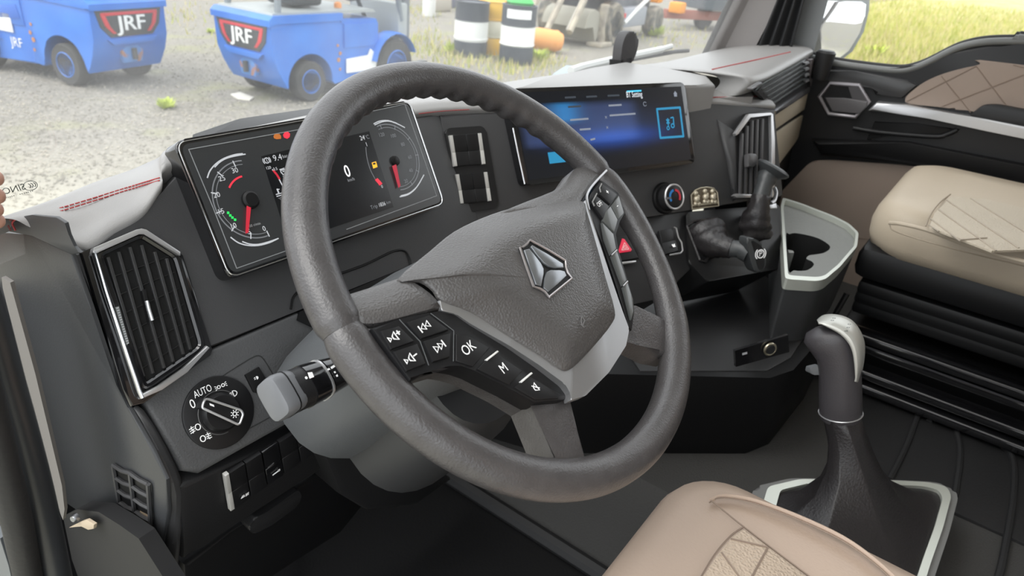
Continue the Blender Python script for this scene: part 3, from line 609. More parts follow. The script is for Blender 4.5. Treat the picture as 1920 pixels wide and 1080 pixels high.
pxs('speed_flourish', CL, [[(701, 232), (712, 227), (728, 226), (744, 231)], [(703, 234), (716, 228.5), (730, 227), (745, 232), (759, 239)]], .0014, M_line, c, o=GO, k=3)
pxs('speed_flourish', CL, [[(750, 369), (765, 365), (778, 355), (788, 341)], [(752, 367), (768, 362), (782, 350), (791, 335), (795, 328)]], .0014, M_line, c, o=GO, k=3)
# ================================================================ headlamp dial and small levelling switch
h = thing('headlamp_switch', 'round black headlamp dial with silver edged knob left of the column', 'switch', FA.px(411, 840))
DC = FA.px(411, 773, .001); DR = .041
lathe('dial_plate', [(0, .002), (DR-.0015, .002), (DR, .0012), (DR+.0006, -.006)], DC, FN, M_btn, h, n=48)
bm = bmesh.new(); tube_bm(bm, [DC+FN*.002+(FA.e*math.cos(a)+FA.up*math.sin(a))*(DR*.60) for a in [math.radians(20+i*250/40) for i in range(41)]], .0005, 5); bmo('dial_ring', bm, mat('dial_ring_grey', (.12, .12, .12), .4), h)
lathe('knob_base', [(0, .010), (.019, .010), (.022, .006), (.0225, .001)], DC+FN*.001, FN, M_btn, h, n=32)
k_ = [FA.px(x, y, .017) for x, y in ((385, 748), (393, 749), (452, 770), (455, 778), (450, 792), (446, 795), (380, 765), (381, 757))]
prism('knob', k_, FN, .013, M_btn, h, bev=.001, taper=.08)
kf = [FA.px(x, y, .0186) for x, y in ((385, 748), (393, 749), (452, 769), (456, 777), (450, 794), (446, 796), (379, 765), (381, 756))]
tube('knob_rim', rnd(kf, .002, 3), .0014, M_sat, h, n=6, closed=True)
pxf('knob_marker', FA, [(393, 756), (401, 759), (402, 763), (394, 760)], M_wht, h, o=.0178)
ic = lambda nm, it, x, y, s, par, pl=FA, o=.0032, m=M_wht, e=None, up=None: strokes(nm, it, pl.px(x, y, o), e or pl.e, up or pl.up, pl.n, s, m, par)
sun = [('o', arc(0, 0, .42, 0, 340, 16), .16)]+[('l', [(math.cos(a)*.62, math.sin(a)*.62), (math.cos(a)*.92, math.sin(a)*.92)], .16) for a in [i*math.tau/8 for i in range(8)]]
ic('knob_light_symbol', sun, 440, 776, .0052, h, o=.0178)
ptx('dial_lettering', FA, 'AUTO', 380, 734, .0115, M_wht, h, o=.0032, sx=.66)
ptx('dial_lettering', FA, '0', 361, 758, .0145, M_wht, h, o=.0032, sx=.85)
ic('sidelight_symbol', [('o', arc(-.45, 0, .3, 0, 340, 14), .13), ('o', arc(.45, 0, .3, 0, 340, 14), .13)]+[('l', [(-.9, y), (-1.25, y*1.7)], .11) for y in (.25, 0, -.25)]+[('l', [(.9, y), (1.25, y*1.7)], .11) for y in (.25, 0, -.25)], 414, 724, .0058, h)
ic('headlight_symbol', [('o', [(-.1, .55), (-.1, -.55)]+arc(-.1, 0, .75, -90, 90, 12, .55), .14)]+[('l', [(-.3, y), (-.9, y-.1)], .12) for y in (.4, .15, -.1, -.35)], 438, 738, .0060, h)
fog = [('o', arc(.45, 0, .42, 0, 340, 14, .5), .15)]+[('l', [(-.15, y), (-1, y-.12)], .12) for y in (.35, 0, -.35)]+[('l', [(-.5, .6), (-.65, .2), (-.4, -.1), (-.6, -.6)], .12)]
ic('fog_light_symbol', fog, 366, 803, .0066, h); ic('rear_fog_symbol', [(t, [(-x, y) for x, y in p], w) for t, p, w in fog], 385, 820, .0066, h)
lv = thing('levelling_switch', 'small black headlamp levelling switch beside the headlamp dial', 'switch', FA.px(480, 725))
pxs('panel_line', FA, [[(415, 707), (425, 700), (470, 672), (485, 667), (495, 674), (512, 702)], [(468, 803), (480, 797), (505, 783)]], .0011, mat('panel_line_grey', (.03, .03, .03), .4), lv, o=.0004, k=2)
pxf('rocker', FA, [(460, 703), (486, 688), (500, 712), (508, 728), (490, 738), (476, 735)], M_blk, lv, o=.003, th=.006, bev=.001)
ic('beam_symbol', [('f', [(.1, .5), (.1, -.5)]+arc(.1, 0, .6, -90, 90, 10, .5)), ('l', [(-.15, .3), (-.6, .2)], .16), ('l', [(-.15, -.1), (-.6, -.2)], .16)], 480, 709, .0042, lv, o=.0034)
# ================================================================ lower switch row
def rocker(label, quad, pl, sym=None, o=.004, split=.52, group=None, chrome=None, face=M_btn):
    """quad: pixels TL, TR, BR, BL of the rocker face"""
    q = [Vector(p) for p in quad]; base = (pl.px(*q[3])+pl.px(*q[2]))/2
    t = thing('rocker_switch', label, 'switch', base, group=group)
    ml = q[0].lerp(q[3], split); mr = q[1].lerp(q[2], split)
    A = [pl.px(*q[0], o+.001), pl.px(*q[1], o+.001), pl.px(*mr, o-.0015), pl.px(*ml, o-.0015)]
    B = [pl.px(*ml, o-.0015), pl.px(*mr, o-.0015), pl.px(*q[2], o+.001), pl.px(*q[3], o+.001)]
    prism('upper_half', A, pl.n, .006, face, t, bev=.0008); prism('lower_half', B, pl.n, .006, face, t, bev=.0008)
    if chrome:
        for side in chrome:
            e = [q[0], q[3]] if side == 'l' else [q[1], q[2]]; w = (q[1]-q[0])*.26*(-1 if side == 'l' else 1)
            m = e[0].lerp(e[1], split)
            prism('chrome_edge', [pl.px(*e[0], o+.003), pl.px(*(e[0]+w), o+.003), pl.px(*(m+w), o+.001), pl.px(*m, o+.001)], pl.n, .006, M_edge, t, bev=.001)
            prism('chrome_edge', [pl.px(*m, o+.001), pl.px(*(m+w), o+.001), pl.px(*(e[1]+w), o+.004), pl.px(*e[1], o+.004)], pl.n, .006, M_edge, t, bev=.001)
    if sym: sym(t)
    return t
G = 'lower rocker switch row'
TL, TR, BL, BR = Vector((429, 889)), Vector((586, 792)), Vector((440, 955)), Vector((596, 846))
names = ['blank-topped rocker with a white heating symbol and silver left edge', 'plain black rocker second from the silver left end of the lower row', 'glossy black rocker with a white key-like symbol in the lower row', 'plain black rocker right of the one with the key-like symbol', 'plain black rocker with silver right edge, nearest the column in lower row']
def sy1(t):
    ic('heating_symbol', [('o', [(-.9, -.2), (-.6, .35), (-.2, .35), (-.1, -.2)], .14), ('l', [(-.9, 0), (-.1, 0)], .1)]+[('l', [(x, -.4), (x+.1, .4)], .13) for x in (.2, .5, .8)], 459, 929, .0055, t, pl=LS, o=.0075)
def sy2(t):
    ic('key_symbol', [('o', [(-1, -.15), (.4, .05), (.5, .3), (.9, .3), (.9, -.15), (.5, -.15), (.4, -.1), (-1, -.35)], .13)], 518, 885, .0055, t, pl=LS, o=.0075)
for i in range(5):
    f0, f1 = i/5+.006, (i+1)/5-.006
    rocker(names[i], [TL.lerp(TR, f0), TL.lerp(TR, f1), BL.lerp(BR, f1), BL.lerp(BR, f0)], LS, {0: sy1, 2: sy2}.get(i), o=.006, group=G, chrome={0: 'l', 4: 'r'}.get(i), face=M_gloss if i == 2 else M_btn)
# ================================================================ switch block between cluster and centre screen
pxf('switch_bezel', ST, [(834, 246), (842, 240), (902, 236), (912, 243), (936, 382), (928, 391), (868, 399), (858, 396)], M_dark, dash, o=.003, th=.01, bev=.002, r=.004)
G = 'four rocker switches right of the cluster'
for nm, q in (('upper', [(840, 254), (906, 249), (914, 307), (849, 312)]), ('lower', [(852, 327), (917, 322), (925, 376), (861, 382)])):
    a, b, d, e_ = [Vector(p) for p in q]; l0, l1 = .14, .86
    for s, (u0, u1), ch in (('left', (l0, .5), 'l'), ('right', (.505, l1), 'r')):
        rocker('plain black rocker with silver %s edge in the %s pair right of the cluster' % (s, nm), [a.lerp(b, u0), a.lerp(b, u1), e_.lerp(d, u1), e_.lerp(d, u0)], ST, o=.006, group=G, chrome=ch, split=.55)
# ================================================================ steering column and stalk
E1 = Vector((1, 0, 0)); E2 = Vector((0, math.cos(TW), math.sin(TW)))
def wp(u, v_, w): return E1*u+E2*v_+WN*w
col = thing('steering_column', 'grey plastic steering column shroud behind the wheel', 'steering column', wp(0, -.1, -.3))
M_shr = mat('grey_shroud_plastic', (.085, .09, .095), .42, bump=(600, .2, .0008))
def oval(cu, cv, ru, rvt, rvb, w, n=28):
    out = []
    for i in range(n):
        a = i*math.tau/n; x = math.cos(a); y = math.sin(a); sx = math.copysign(abs(x)**.8, x); sy = math.copysign(abs(y)**.8, y)
        out.append(wp(cu+ru*sx, cv+(rvt if sy > 0 else rvb)*sy, w))
    return out
loft('upper_shroud', [oval(0, .005, .05, .045, .05, -.045), oval(0, .0, .085, .06, .065, -.075), oval(-.005, 0, .118, .072, .078, -.13), oval(-.01, .0, .138, .08, .085, -.19), oval(-.01, .0, .146, .085, .09, -.26), oval(-.01, 0, .146, .085, .09, -.30)], M_shr, col)
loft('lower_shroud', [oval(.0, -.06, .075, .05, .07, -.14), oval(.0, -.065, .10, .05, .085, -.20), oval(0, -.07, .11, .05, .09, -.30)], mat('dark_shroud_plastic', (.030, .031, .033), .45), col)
loft('column_tube', [oval(0, 0, .03, .03, .03, 0), oval(0, 0, .035, .035, .035, -.09)], M_blk, col)
prism('knee_cover', [LS.px(x, y, .03) for x, y in ((585, 800), (640, 790), (720, 870), (800, 860), (850, 900), (780, 950), (690, 960), (640, 930))], LS.n, .06, M_dark, col, bev=.01)
sk = thing('wiper_stalk', 'grey and black control stalk with white wiper symbols left of the wheel', 'stalk', wp(-.2, -.03, -.14))
ws_ = Plane(wp(0, 0, -.125), E1, WN); SK = lambda x, y, w: hit(x, y, WN*w, WN)
base = SK(655, 690, -.15); tip = SK(505, 752, -.125); ax = (tip-base).normalized(); L_ = (tip-base).length
su = (E2-ax*E2.dot(ax)).normalized(); sn = ax.cross(su); sn = sn if sn.dot(WN) > 0 else -sn
def sring(t, rv, rn, n=20, dn=0, ex=.75):
    C = base+ax*(t*L_)+sn*dn; out = []
    for i in range(n):
        a = i*math.tau/n; x = math.cos(a); y = math.sin(a)
        out.append(C+su*rv*math.copysign(abs(x)**ex, x)+sn*rn*math.copysign(abs(y)**ex, y))
    return out
loft('stalk_body', [sring(-.1, .012, .010), sring(.1, .0155, .0125), sring(.35, .018, .014), sring(.62, .0195, .015), sring(.80, .020, .015)], M_dark, sk)
loft('stalk_end', [sring(.74, .0180, .0140, ex=.5), sring(.78, .0196, .0155, ex=.5), sring(.93, .0200, .0155, ex=.5), sring(.965, .0188, .014, ex=.5), sring(.975, .0165, .0115, ex=.5)], mat('stalk_grey', (.15, .155, .165), .4), sk)
loft('twist_ring', [sring(.42, .0193, .0152), sring(.62, .0205, .0160)], M_gloss, sk)
loft('ring_lip', [sring(.40, .0202, .0160), sring(.42, .0202, .0160)], M_sat, sk)
SP = Plane(base+sn*.0198, -ax, sn)
loft('stalk_window', [sring(.10, .0158, .0132, dn=.0008), sring(.38, .0186, .0150, dn=.0008)], M_gloss, sk)
def skt(t, v_): return base+ax*(t*L_)+su*v_+sn*.0168
SPl = Plane(skt(.5, 0), -ax, sn)
strokes('wiper_symbol', [('f', [(-.6, -.5), (.5, -.5), (.7, .5), (-.3, .7)]), ('f', [(x-1.2, y-.1) for x, y in arc(0, 0, .28, 0, 330, 10)])], skt(.62, .004), -ax, su, sn, .005, M_wht, sk)
loft('end_groove', [sring(.83, .0202, .0159, ex=.5), sring(.842, .0202, .0159, ex=.5)], M_blk, sk)
strokes('speed_marks', [('f', [(-.3, .9), (.3, .9), (.3, .5), (-.3, .5)]), ('f', [(.8, 1.0), (2.2, 1.2), (2.2, .7), (.8, .5)]), ('f', [(.9, -.2), (1.3, -.2), (1.3, -.6), (.9, -.6)]), ('f', [(.9, -1.1), (1.4, -1.0), (1.3, -1.5), (.9, -1.5)])], skt(.40, 0), -ax, su, sn, .0045, M_wht, sk)
strokes('washer_symbols', [('f', [(-.5, .2), (.5, .3), (.5, -.2), (-.5, -.3)]), ('f', [(.1, -1.6), (.9, -1.5), (.9, -2.0), (.1, -2.1)])], skt(.12, .008)-sn*.003, -ax, su, sn, .005, M_grey, sk)
# ================================================================ steering wheel
sw = thing('steering_wheel', 'dark leather steering wheel with silver trimmed hub and control buttons', 'steering wheel', wp(0, 0, -.05))
RW, RT = .225, .0178
def rimpt(a): return E1*(RW*math.cos(a))+E2*(RW*math.sin(a))
def rim(name, a0, a1, n, rad):
    path = []; rs = []
    for i in range(n+1):
        t = i/n; a = math.radians(a0+(a1-a0)*t); path.append(rimpt(a)); rs.append(rad(t, math.degrees(a)))
    bm = bmesh.new(); R = tube_rings(path, rs, 20, ref=WN)
    for i in range(n+1):      # shallow finger grips moulded into the back of the upper rim
        a = a0+(a1-a0)*i/n
        if 30 < a < 140:
            c_ = path[i]; inw = -c_.normalized(); back = -WN
            for j in range(20):
                d = R[i][j]-c_; f = max(0, d.normalized().dot((inw*.75+back*.66).normalized()))**2
                R[i][j] = c_+d*(1+.09*f*math.sin(math.radians(a)*58)*min(1, (a-30)/12, (140-a)/12))
    V = [[bm.verts.new(p) for p in q] for q in R]
    for A, B in zip(V, V[1:]):
        for i in range(20): bm.faces.new((A[i], A[(i+1) % 20], B[(i+1) % 20], B[i]))
    bm.faces.new(V[0][::-1]); bm.faces.new(V[-1]); return bmo(name, bm, M_rim, sw, ang=60)
def endr(t, n0=.006): return min(1, .86+.14*min(t, 1-t)/n0) if min(t, 1-t) < n0 else 1
aR, aL = 12.5, 177.2
up_ = rim('rim_upper', aR, aL, 260, lambda t, a: (RT*endr(t, .012), RT*1.06*endr(t, .012)))
lw_ = rim('rim_lower', aL, 360+aR, 130, lambda t, a: tuple(RT*x*endr(t, .012)*(1 if t < .72 else 1-.14*math.sin(math.pi*min(1, (t-.72)/.24))) for x in (1.0, 1.06)))
WP = lambda x, y, w: hit(x, y, WN*w, WN)
# spokes
prism('spoke', [WP(x, y, w) for x, y, w in ((668, 600, .006), (700, 611, .008), (822, 577, .010), (960, 640, .010), (1068, 733, .010), (1064, 752, .010), (1082, 805, .007), (1100, 858, .004), (1098, 878, .003), (1050, 884, .003), (1046, 868, .004), (1000, 757, .009), (955, 729, .009), (886, 694, .009), (863, 687, .009), (840, 683, .009), (808, 692, .009), (769, 716, .008), (742, 690, .006), (700, 640, .004))], WN, .034, M_rim, sw, bev=.004, seg=3)
prism('spoke', [WP(x, y, w) for x, y, w in ((1120, 600, .008), (1160, 565, .009), (1192, 573, .009), (1228, 590, .006), (1266, 608, .003), (1290, 640, .0), (1268, 668, .0), (1238, 662, .003), (1195, 640, .007), (1150, 640, .008))], WN, .032, M_rim, sw, bev=.004, seg=3)
# hub body behind the pad
hb = [(760, 522), (850, 440), (960, 395), (1090, 372), (1150, 600), (1075, 735), (950, 640), (830, 575)]
prism('hub_body', [WP(x, y, .0) for x, y in hb], WN, .05, M_dark, sw, bev=.006, taper=-.12)
# wings of the hub cover reaching the rim
def wgrid(name, tp, bt, bulge, m=M_pad):
    top = [WP(*p) for p in tp]; bot = [WP(*p) for p in bt]; R = []
    R.append([p-WN*.02 for p in top])
    for f in (0, .3, .65, 1.0): R.append([a.lerp(b, f)+WN*(bulge*math.sin(math.pi*f)) for a, b in zip(top, bot)])
    R.append([p-WN*.014 for p in bot])
    return grid(name, R, m, sw, sub=1, thick=.002)
wgrid('hub_wing', [(640, 556, -.004), (662, 549, -.003), (690, 540, .0), (720, 530, .003), (750, 520, .008)], [(672, 604, .010), (700, 609, .013), (738, 600, .016), (780, 588, .019), (829, 574, .022)], .004)
wgrid('hub_wing', [(1096, 303, -.004), (1072, 316, .0), (1062, 340, .002), (1040, 356, .004), (985, 374, .006), (930, 397, .006)], [(1142, 318, .008), (1132, 326, .010), (1112, 346, .013), (1102, 364, .016), (1094, 380, .018), (1070, 400, .022)], .003)
# silver trim plate
tr = [(824, 560, .019), (828, 582, .0195), (854, 588, .020), (882, 607, .0205), (955, 648, .0225), (1012, 685, .0245), (1058, 719, .0255), (1070, 735, .0255), (1071, 751, .0255), (1098, 742, .026), (1142, 698, .0265), (1174, 648, .0265), (1180, 617, .0265), (1167, 582, .0265), (1144, 515, .0255), (1105, 392, .019), (1098, 374, .017), (1088, 385, .017), (1040, 480, .0225), (900, 560, .0205)]
prism('silver_trim', rnd([WP(x, y, w) for x, y, w in tr], .002, 2), WN, .010, M_slv, sw, bev=.0018, seg=3)
tube('silver_line', cr([WP(x, y, .0165) for x, y in ((1104, 394), (1100, 372), (1104, 358), (1116, 342), (1137, 320))], 5), .0016, M_slv, sw, n=8)
# airbag pad
po = [(748, 522, .012), (790, 526, .019), (815, 543, .021), (830, 563, .0212), (884, 584, .0222), (954, 627, .0242), (1014, 664, .0262), (1052, 690, .0272), (1068, 692, .0278), (1084, 681, .028), (1118, 645, .0285), (1150, 604, .0285), (1154, 580, .030), (1137, 520, .029), (1119, 455, .026), (1101, 393, .021), (1095, 377, .018), (1060, 371, .012), (1020, 375, .008), (957, 390, .005), (907, 407, .003), (853, 433, .003), (807, 470, .006)]
out3 = cr([WP(*p) for p in po], 3, True); n_ = len(out3)
uvw = [(p.dot(E1), p.dot(E2), p.dot(WN)) for p in out3]; cu_, cv_ = -.010, -.045
def ringp(f, g):
    return [wp(cu_+(u-cu_)*f, cv_+(v_-cv_)*f, g(u, v_, w)) for u, v_, w in uvw]
H0 = .0385
rings = [ringp(1.0, lambda u, v_, w: w-.004), ringp(1.0, lambda u, v_, w: w-.0015), ringp(.985, lambda u, v_, w: w-.0002), ringp(.93, lambda u, v_, w: w+(H0-w)*.18), ringp(.80, lambda u, v_, w: w+(H0-w)*.52), ringp(.70, lambda u, v_, w: w+(H0-w)*.82), ringp(.55, lambda u, v_, w: w+(H0-w)*.96), ringp(.3, lambda u, v_, w: H0+.0003), ringp(.08, lambda u, v_, w: H0+.0006)]
padw = loft('airbag_pad', rings, M_pad, sw, ang=70)
# emblem: notched triangle with three facets
EO = H0+.0004
EP = lambda x, y, o=0: WP(940+x/5.144, 430+y/5.144, EO+o)
eb = [(178, 175), (205, 173), (245, 145), (275, 105), (450, 200), (615, 302), (622, 365), (640, 420), (680, 475), (570, 565), (460, 655), (420, 600), (370, 570), (312, 552), (245, 365)]
em = prism('emblem', [EP(x, y, .0012) for x, y in eb], WN, .003, M_blk, sw)
tube('emblem_border', [EP(x, y, .0016) for x, y in eb], .0013, mat('emblem_border_silver', (.42, .39, .39), .3, metal=.7), em, n=6, closed=True)
for q in ([(222, 198), (275, 185), (330, 260), (385, 325), (410, 380), (410, 430), (388, 545), (335, 530), (280, 370)], [(285, 165), (300, 152), (450, 240), (598, 330), (602, 370), (520, 372), (460, 355), (410, 320), (345, 245)], [(440, 410), (480, 390), (560, 392), (612, 402), (632, 445), (545, 525), (455, 600), (412, 562), (420, 470)]):
    prism('emblem_facet', [EP(x, y, .0032) for x, y in q], WN, .003, mat('emblem_steel', (.30, .315, .335), .28, metal=.75), em, bev=.0006)
hnE = strokes('horn_symbol', [('o', [(-.7, -.5), (-.3, -.35), (.5, -.1), (.7, .7), (.3, .5), (-.2, .2)], .13), ('l', [(-.75, -.1), (-.5, -.8)], .12)], WP(1092, 603, H0+.0004), WH.e, WH.up, WN, .0065, mat('embossed_grey', (.16, .155, .155), .4), padw)
# left button panel
M_pan = mat('button_panel_black', (.009, .009, .010), .42, spec=.3)
Z = lambda q: [(680+x/4.364, 560+y/4.364) for x, y in q]
WHp = Plane((0, 0, 0), WH.e, WN)
lpn = prism('button_panel', [WP(x, y, .0180) for x, y in Z([(75, 240), (300, 165), (555, 112), (640, 92), (760, 122), (880, 204), (1200, 384), (1450, 545), (1650, 692), (1700, 770), (1695, 805), (1640, 830), (1405, 848), (1200, 732), (900, 582), (800, 548), (700, 532), (560, 570), (390, 672)])], WN, .02, M_pan, sw, bev=.002)
def btn(label, q, o, parent, m=M_btn, bev=.0012):
    b = prism('button', [WP(x, y, o) for x, y in Z(q)], WN, .004, m, parent, bev=bev); b['label'] = label; return b
def sym(it, x, y, s, par, o=.0216, m=M_wht):
    x, y = Z([(x, y)])[0]; return strokes('button_symbol', it, WP(x, y, o), WH.e, WH.up, WN, s, m, par)
spk = [('o', [(-.9, -.25), (-.9, .35), (-.5, .0)], .15), ('o', [(-.25, -.2), (-.25, .15), (.3, .55), (.3, -.6)], .15)]
b1 = btn('volume up button', [(150, 262), (300, 222), (425, 345), (235, 412)], .0208, lpn); sym(spk+[('l', [(.5, .15), (1.1, .15)], .16), ('l', [(.8, .45), (.8, -.15)], .16)], 258, 312, .0066, b1)
b2 = btn('volume down button', [(255, 430), (450, 365), (520, 530), (362, 592)], .0208, lpn); sym(spk+[('l', [(.5, 0), (1.1, 0)], .16)], 392, 488, .0066, b2)
b3 = btn('previous track button', [(358, 192), (548, 132), (708, 252), (482, 325)], .0208, lpn); sym([('l', [(-.9, .5), (-.9, -.5)], .15), ('o', [(-.7, 0), (-.05, .45), (-.05, -.45)], .14), ('o', [(.1, 0), (.75, .45), (.75, -.45)], .14)], 508, 226, .0066, b3)
b4 = btn('next track button', [(500, 345), (722, 275), (715, 475), (578, 515)], .0208, lpn); sym([('l', [(.9, .5), (.9, -.5)], .15), ('o', [(.7, 0), (.05, .45), (.05, -.45)], .14), ('o', [(-.1, 0), (-.75, .45), (-.75, -.45)], .14)], 624, 394, .0066, b4)
b5 = btn('OK button', [(765, 290), (870, 300), (1040, 400), (905, 555), (765, 510)], .0193, lpn, bev=.0006); x, y = Z([(865, 408)])[0]; text('button_lettering', 'OK', WP(x, y, .0199), WH.e, WH.up, WN, .0128, M_wht, b5, sx=.85)
b6 = btn('M button', [(1075, 430), (1310, 590), (1200, 705), (940, 575)], .0193, lpn, bev=.0006); x, y = Z([(1152, 572)])[0]; text('button_lettering', 'M', WP(x, y, .0199), WH.e, WH.up, WN, .0125, M_wht, b6, sx=.85)
b7 = btn('mute button', [(1360, 630), (1620, 780), (1600, 815), (1410, 825), (1240, 725)], .0193, lpn, bev=.0006); sym([('o', [(-.6, -.25), (-.6, .2), (.1, .7), (.1, -.7)], .16), ('l', [(-.7, .6), (.4, -.5)], .14)], 1420, 722, .0058, b7, o=.0200)
for q in ([(1015, 490), (1105, 422), (1118, 432), (1028, 502)], [(1297, 672), (1383, 600), (1396, 610), (1310, 682)]): prism('silver_bar', [WP(x, y, .0216) for x, y in Z(q)], WN, .004, mat('white_silver_bar', (.8, .8, .78), .4), lpn, bev=.0006)
M_gap = mat('gap_grey', (.22, .23, .24), .4, metal=.5)
for q in ([(300, 170), (385, 262), (470, 350), (540, 545)], [(555, 120), (650, 190), (745, 262), (743, 400), (742, 512)]):
    tube('seam_line', [WP(x, y, .0184) for x, y in Z(q)], .0004, M_gap, lpn, n=4)
# right button panel
Y = lambda q: [(1090+x/3.375, 300+y/3.375) for x, y in q]
rpn = prism('button_panel', [WP(x, y, .0135) for x, y in Y([(120, 128), (135, 130), (238, 208), (278, 345), (240, 380), (212, 465), (230, 570), (295, 770), (332, 880), (338, 960), (322, 1075), (300, 1060), (235, 840), (130, 520), (28, 275), (60, 215)])], WN, .018, M_pan, sw, bev=.0015)
M_gb = mat('button_sky_sheen', (.085, .09, .088), .3, coat=.3)  # sky reflected in the upturned buttons, painted in as greenish grey
def rb(label, q, o=.0165, m=M_btn):
    b = prism('button', [WP(x, y, o) for x, y in Y(q)], WN, .004, m, rpn, bev=.001); b['label'] = label; return b
def rsym(it, x, y, s, par, o=.0172): x, y = Y([(x, y)])[0]; return strokes('button_symbol', it, WP(x, y, o), WH.e, WH.up, WN, s, M_wht, par)
c1 = rb('plus button', [(132, 150), (228, 218), (185, 280), (118, 215)]); rsym([('l', [(-.6, 0), (.6, 0)], .26), ('l', [(0, .6), (0, -.6)], .26)], 164, 202, .0035, c1)
c2 = rb('off button', [(92, 222), (178, 292), (138, 370), (68, 272)]); x, y = Y([(115, 280)])[0]; text('button_lettering', 'OFF', WP(x, y, .0172), WH.e, WH.up, WN, .0085, M_wht, c2, sx=.75)
tube('silver_edge', [WP(x, y, .0172) for x, y in Y([(128, 150), (116, 178), (122, 205)])], .0009, M_sat, c1, n=5); tube('silver_edge', [WP(x, y, .0172) for x, y in Y([(98, 212), (70, 265), (82, 292)])], .0009, M_sat, c2, n=5)
c3_ = rb('minus button', [(238, 222), (272, 335), (236, 372), (192, 285)], m=M_gb); rsym([('l', [(-.5, 0), (.5, 0)], .26)], 228, 292, .003, c3_)
for nm, q in (('button below the off button with painted sky sheen', [(186, 292), (232, 378), (210, 455), (135, 385), (150, 330)]), ('long button in the middle of the right spoke with painted sky sheen', [(132, 393), (205, 468), (224, 562), (188, 600), (150, 500)]), ('button under the long one with painted sky sheen', [(192, 605), (226, 572), (290, 762), (262, 795)]), ('lowest button of the right spoke with painted sky sheen', [(265, 802), (293, 772), (328, 880), (334, 955), (318, 1010)])):
    b = rb(nm, q, m=M_gb)
for q in ([(192, 603), (226, 570)], [(266, 798), (294, 768)]): tube('silver_edge', [WP(x, y, .0173) for x, y in Y(q)], .0009, M_sat, rpn, n=5)
# ================================================================ centre screen
cs = thing('centre_display', 'wide black touch screen with blue bluetooth settings page on the centre stack', 'display', ST.px(1140, 345))
SO = .024
sq = [ST.px(x, y, SO) for x, y in ((947, 167), (1284, 154), (1304, 306), (985, 348))]
prism('housing', rnd(sq, .012, 5), ST.n, .022, M_gloss, cs, bev=.002)
tube('bright_edge', [ST.px(x, y, SO-.001) for x, y in ((962, 240), (972, 290), (984, 345))], .0014, M_chr, cs, n=6)
# lit picture: a grid with its own colours, as an LCD shows them
S0 = [ST.px(x, y, SO+.0006) for x, y in ((958, 174), (1277, 162), (1296, 299), (992, 338))]
def spt(a, b): return S0[0].lerp(S0[1], a).lerp(S0[3].lerp(S0[2], a), b)
NX, NY = 48, 24; vs = [spt(i/NX, j/NY)+ST.n*.0 for j in range(NY+1) for i in range(NX+1)]
fs = [(j*(NX+1)+i, (j+1)*(NX+1)+i, (j+1)*(NX+1)+i+1, j*(NX+1)+i+1) for j in range(NY) for i in range(NX)]
def sm(a, b, x): t = max(0, min(1, (x-a)/(b-a))); return t*t*(3-2*t)
def scol(a, b):
    c = Vector((.004, .005, .007))
    lst = sm(.13, .2, b)*(1-sm(.60, .66, b))*(1-sm(.62, .72, a))*sm(0, .05, a)
    c += Vector((.022, .034, .085))*lst
    c += Vector((.004, .035, .20))*math.exp(-((b-.60)/.10)**2)*math.exp(-((a-.52)/.26)**2)*1.2
    c += Vector((.010, .018, .045))*math.exp(-((b-.45)/.2)**2)*math.exp(-((a-.55)/.3)**2)
    c += Vector((.002, .11, .26))*sm(.13, .17, b)*(1-sm(.34, .40, b))*math.exp(-((a-.26)/.08)**2)
    return c
me = bpy.data.meshes.new('display_picture'); me.from_pydata([tuple(p) for p in vs], [], fs); ca = me.color_attributes.new('lit', 'FLOAT_COLOR', 'POINT')
for j in range(NY+1):
    for i in range(NX+1): q = scol(i/NX, j/NY); ca.data[j*(NX+1)+i].color = (q.x, q.y, q.z, 1)
ml = mat('lcd_picture', (.004, .004, .005), .25, emit=((0, 0, 0), .8)); nt = ml.node_tree; at_ = nt.nodes.new('ShaderNodeVertexColor'); at_.layer_name = 'lit'; nt.links.new(at_.outputs['Color'], nt.nodes['Principled BSDF'].inputs['Emission Color'])
lnk('display_picture', me, ml, cs, smooth=False)
M_cy = glow('lcd_cyan', (.02, .30, .55), .55); M_lw = glow('lcd_white', (.8, .85, .9), .7); M_lg = glow('lcd_grey', (.45, .5, .6), .35); M_ld = glow('lcd_dim', (.1, .13, .17), .25)
OS = SO+.001
def S(x, y, o=OS): return ST.px(x, y, o)
text('screen_lettering', 'BT Setting', S(1189, 177.5), ST.e, ST.up, ST.n, .0150, M_lw, cs, sx=.62)
pxs('tab_underline', ST, [[(1176, 171.5), (1202, 170)]], .0028, glow('lcd_cyan_bright', (.05, .5, .8), .9), cs, o=OS)
strokes('home_symbol', [('f', [(-.8, 0), (0, .8), (.8, 0), (.55, 0), (.55, -.8), (-.55, -.8), (-.55, 0)])], S(1266, 176), ST.e, ST.up, ST.n, .0065, M_lg, cs)
strokes('refresh_symbol', [('l', arc(0, 0, .7, 30, 330, 14), .16)], S(1209, 195), ST.e, ST.up, ST.n, .0055, M_lg, cs)
pxs('media_frame', ST, [[(1232, 204.5), (1275, 201.5), (1281.5, 255.5), (1238.5, 258.5), (1232, 204.5)]], .0042, M_cy, cs, o=OS)
strokes('media_symbol', [('l', [(-.7, .5), (-.1, -.1)], .2), ('l', [(-.7, -.1), (-.1, .5)], .2), ('l', [(-.4, .7), (-.4, -.5)], .18), ('l', [(.8, .8), (.75, -.4)], .2), ('l', [(.2, .7), (.8, .8)], .2), ('o', arc(.5, -.5, .3, 0, 330, 10), .18), ('o', arc(-.5, -.8, .25, 0, 330, 10), .15)], S(1256, 230), ST.e, ST.up, ST.n, .0125, M_cy, cs)
for x, y in ((1136, 220), (1138.5, 239)): strokes('close_mark', [('l', [(-.6, .6), (.6, -.6)], .2), ('l', [(-.6, -.6), (.6, .6)], .2)], S(x, y), ST.e, ST.up, ST.n, .0035, M_lg, cs)
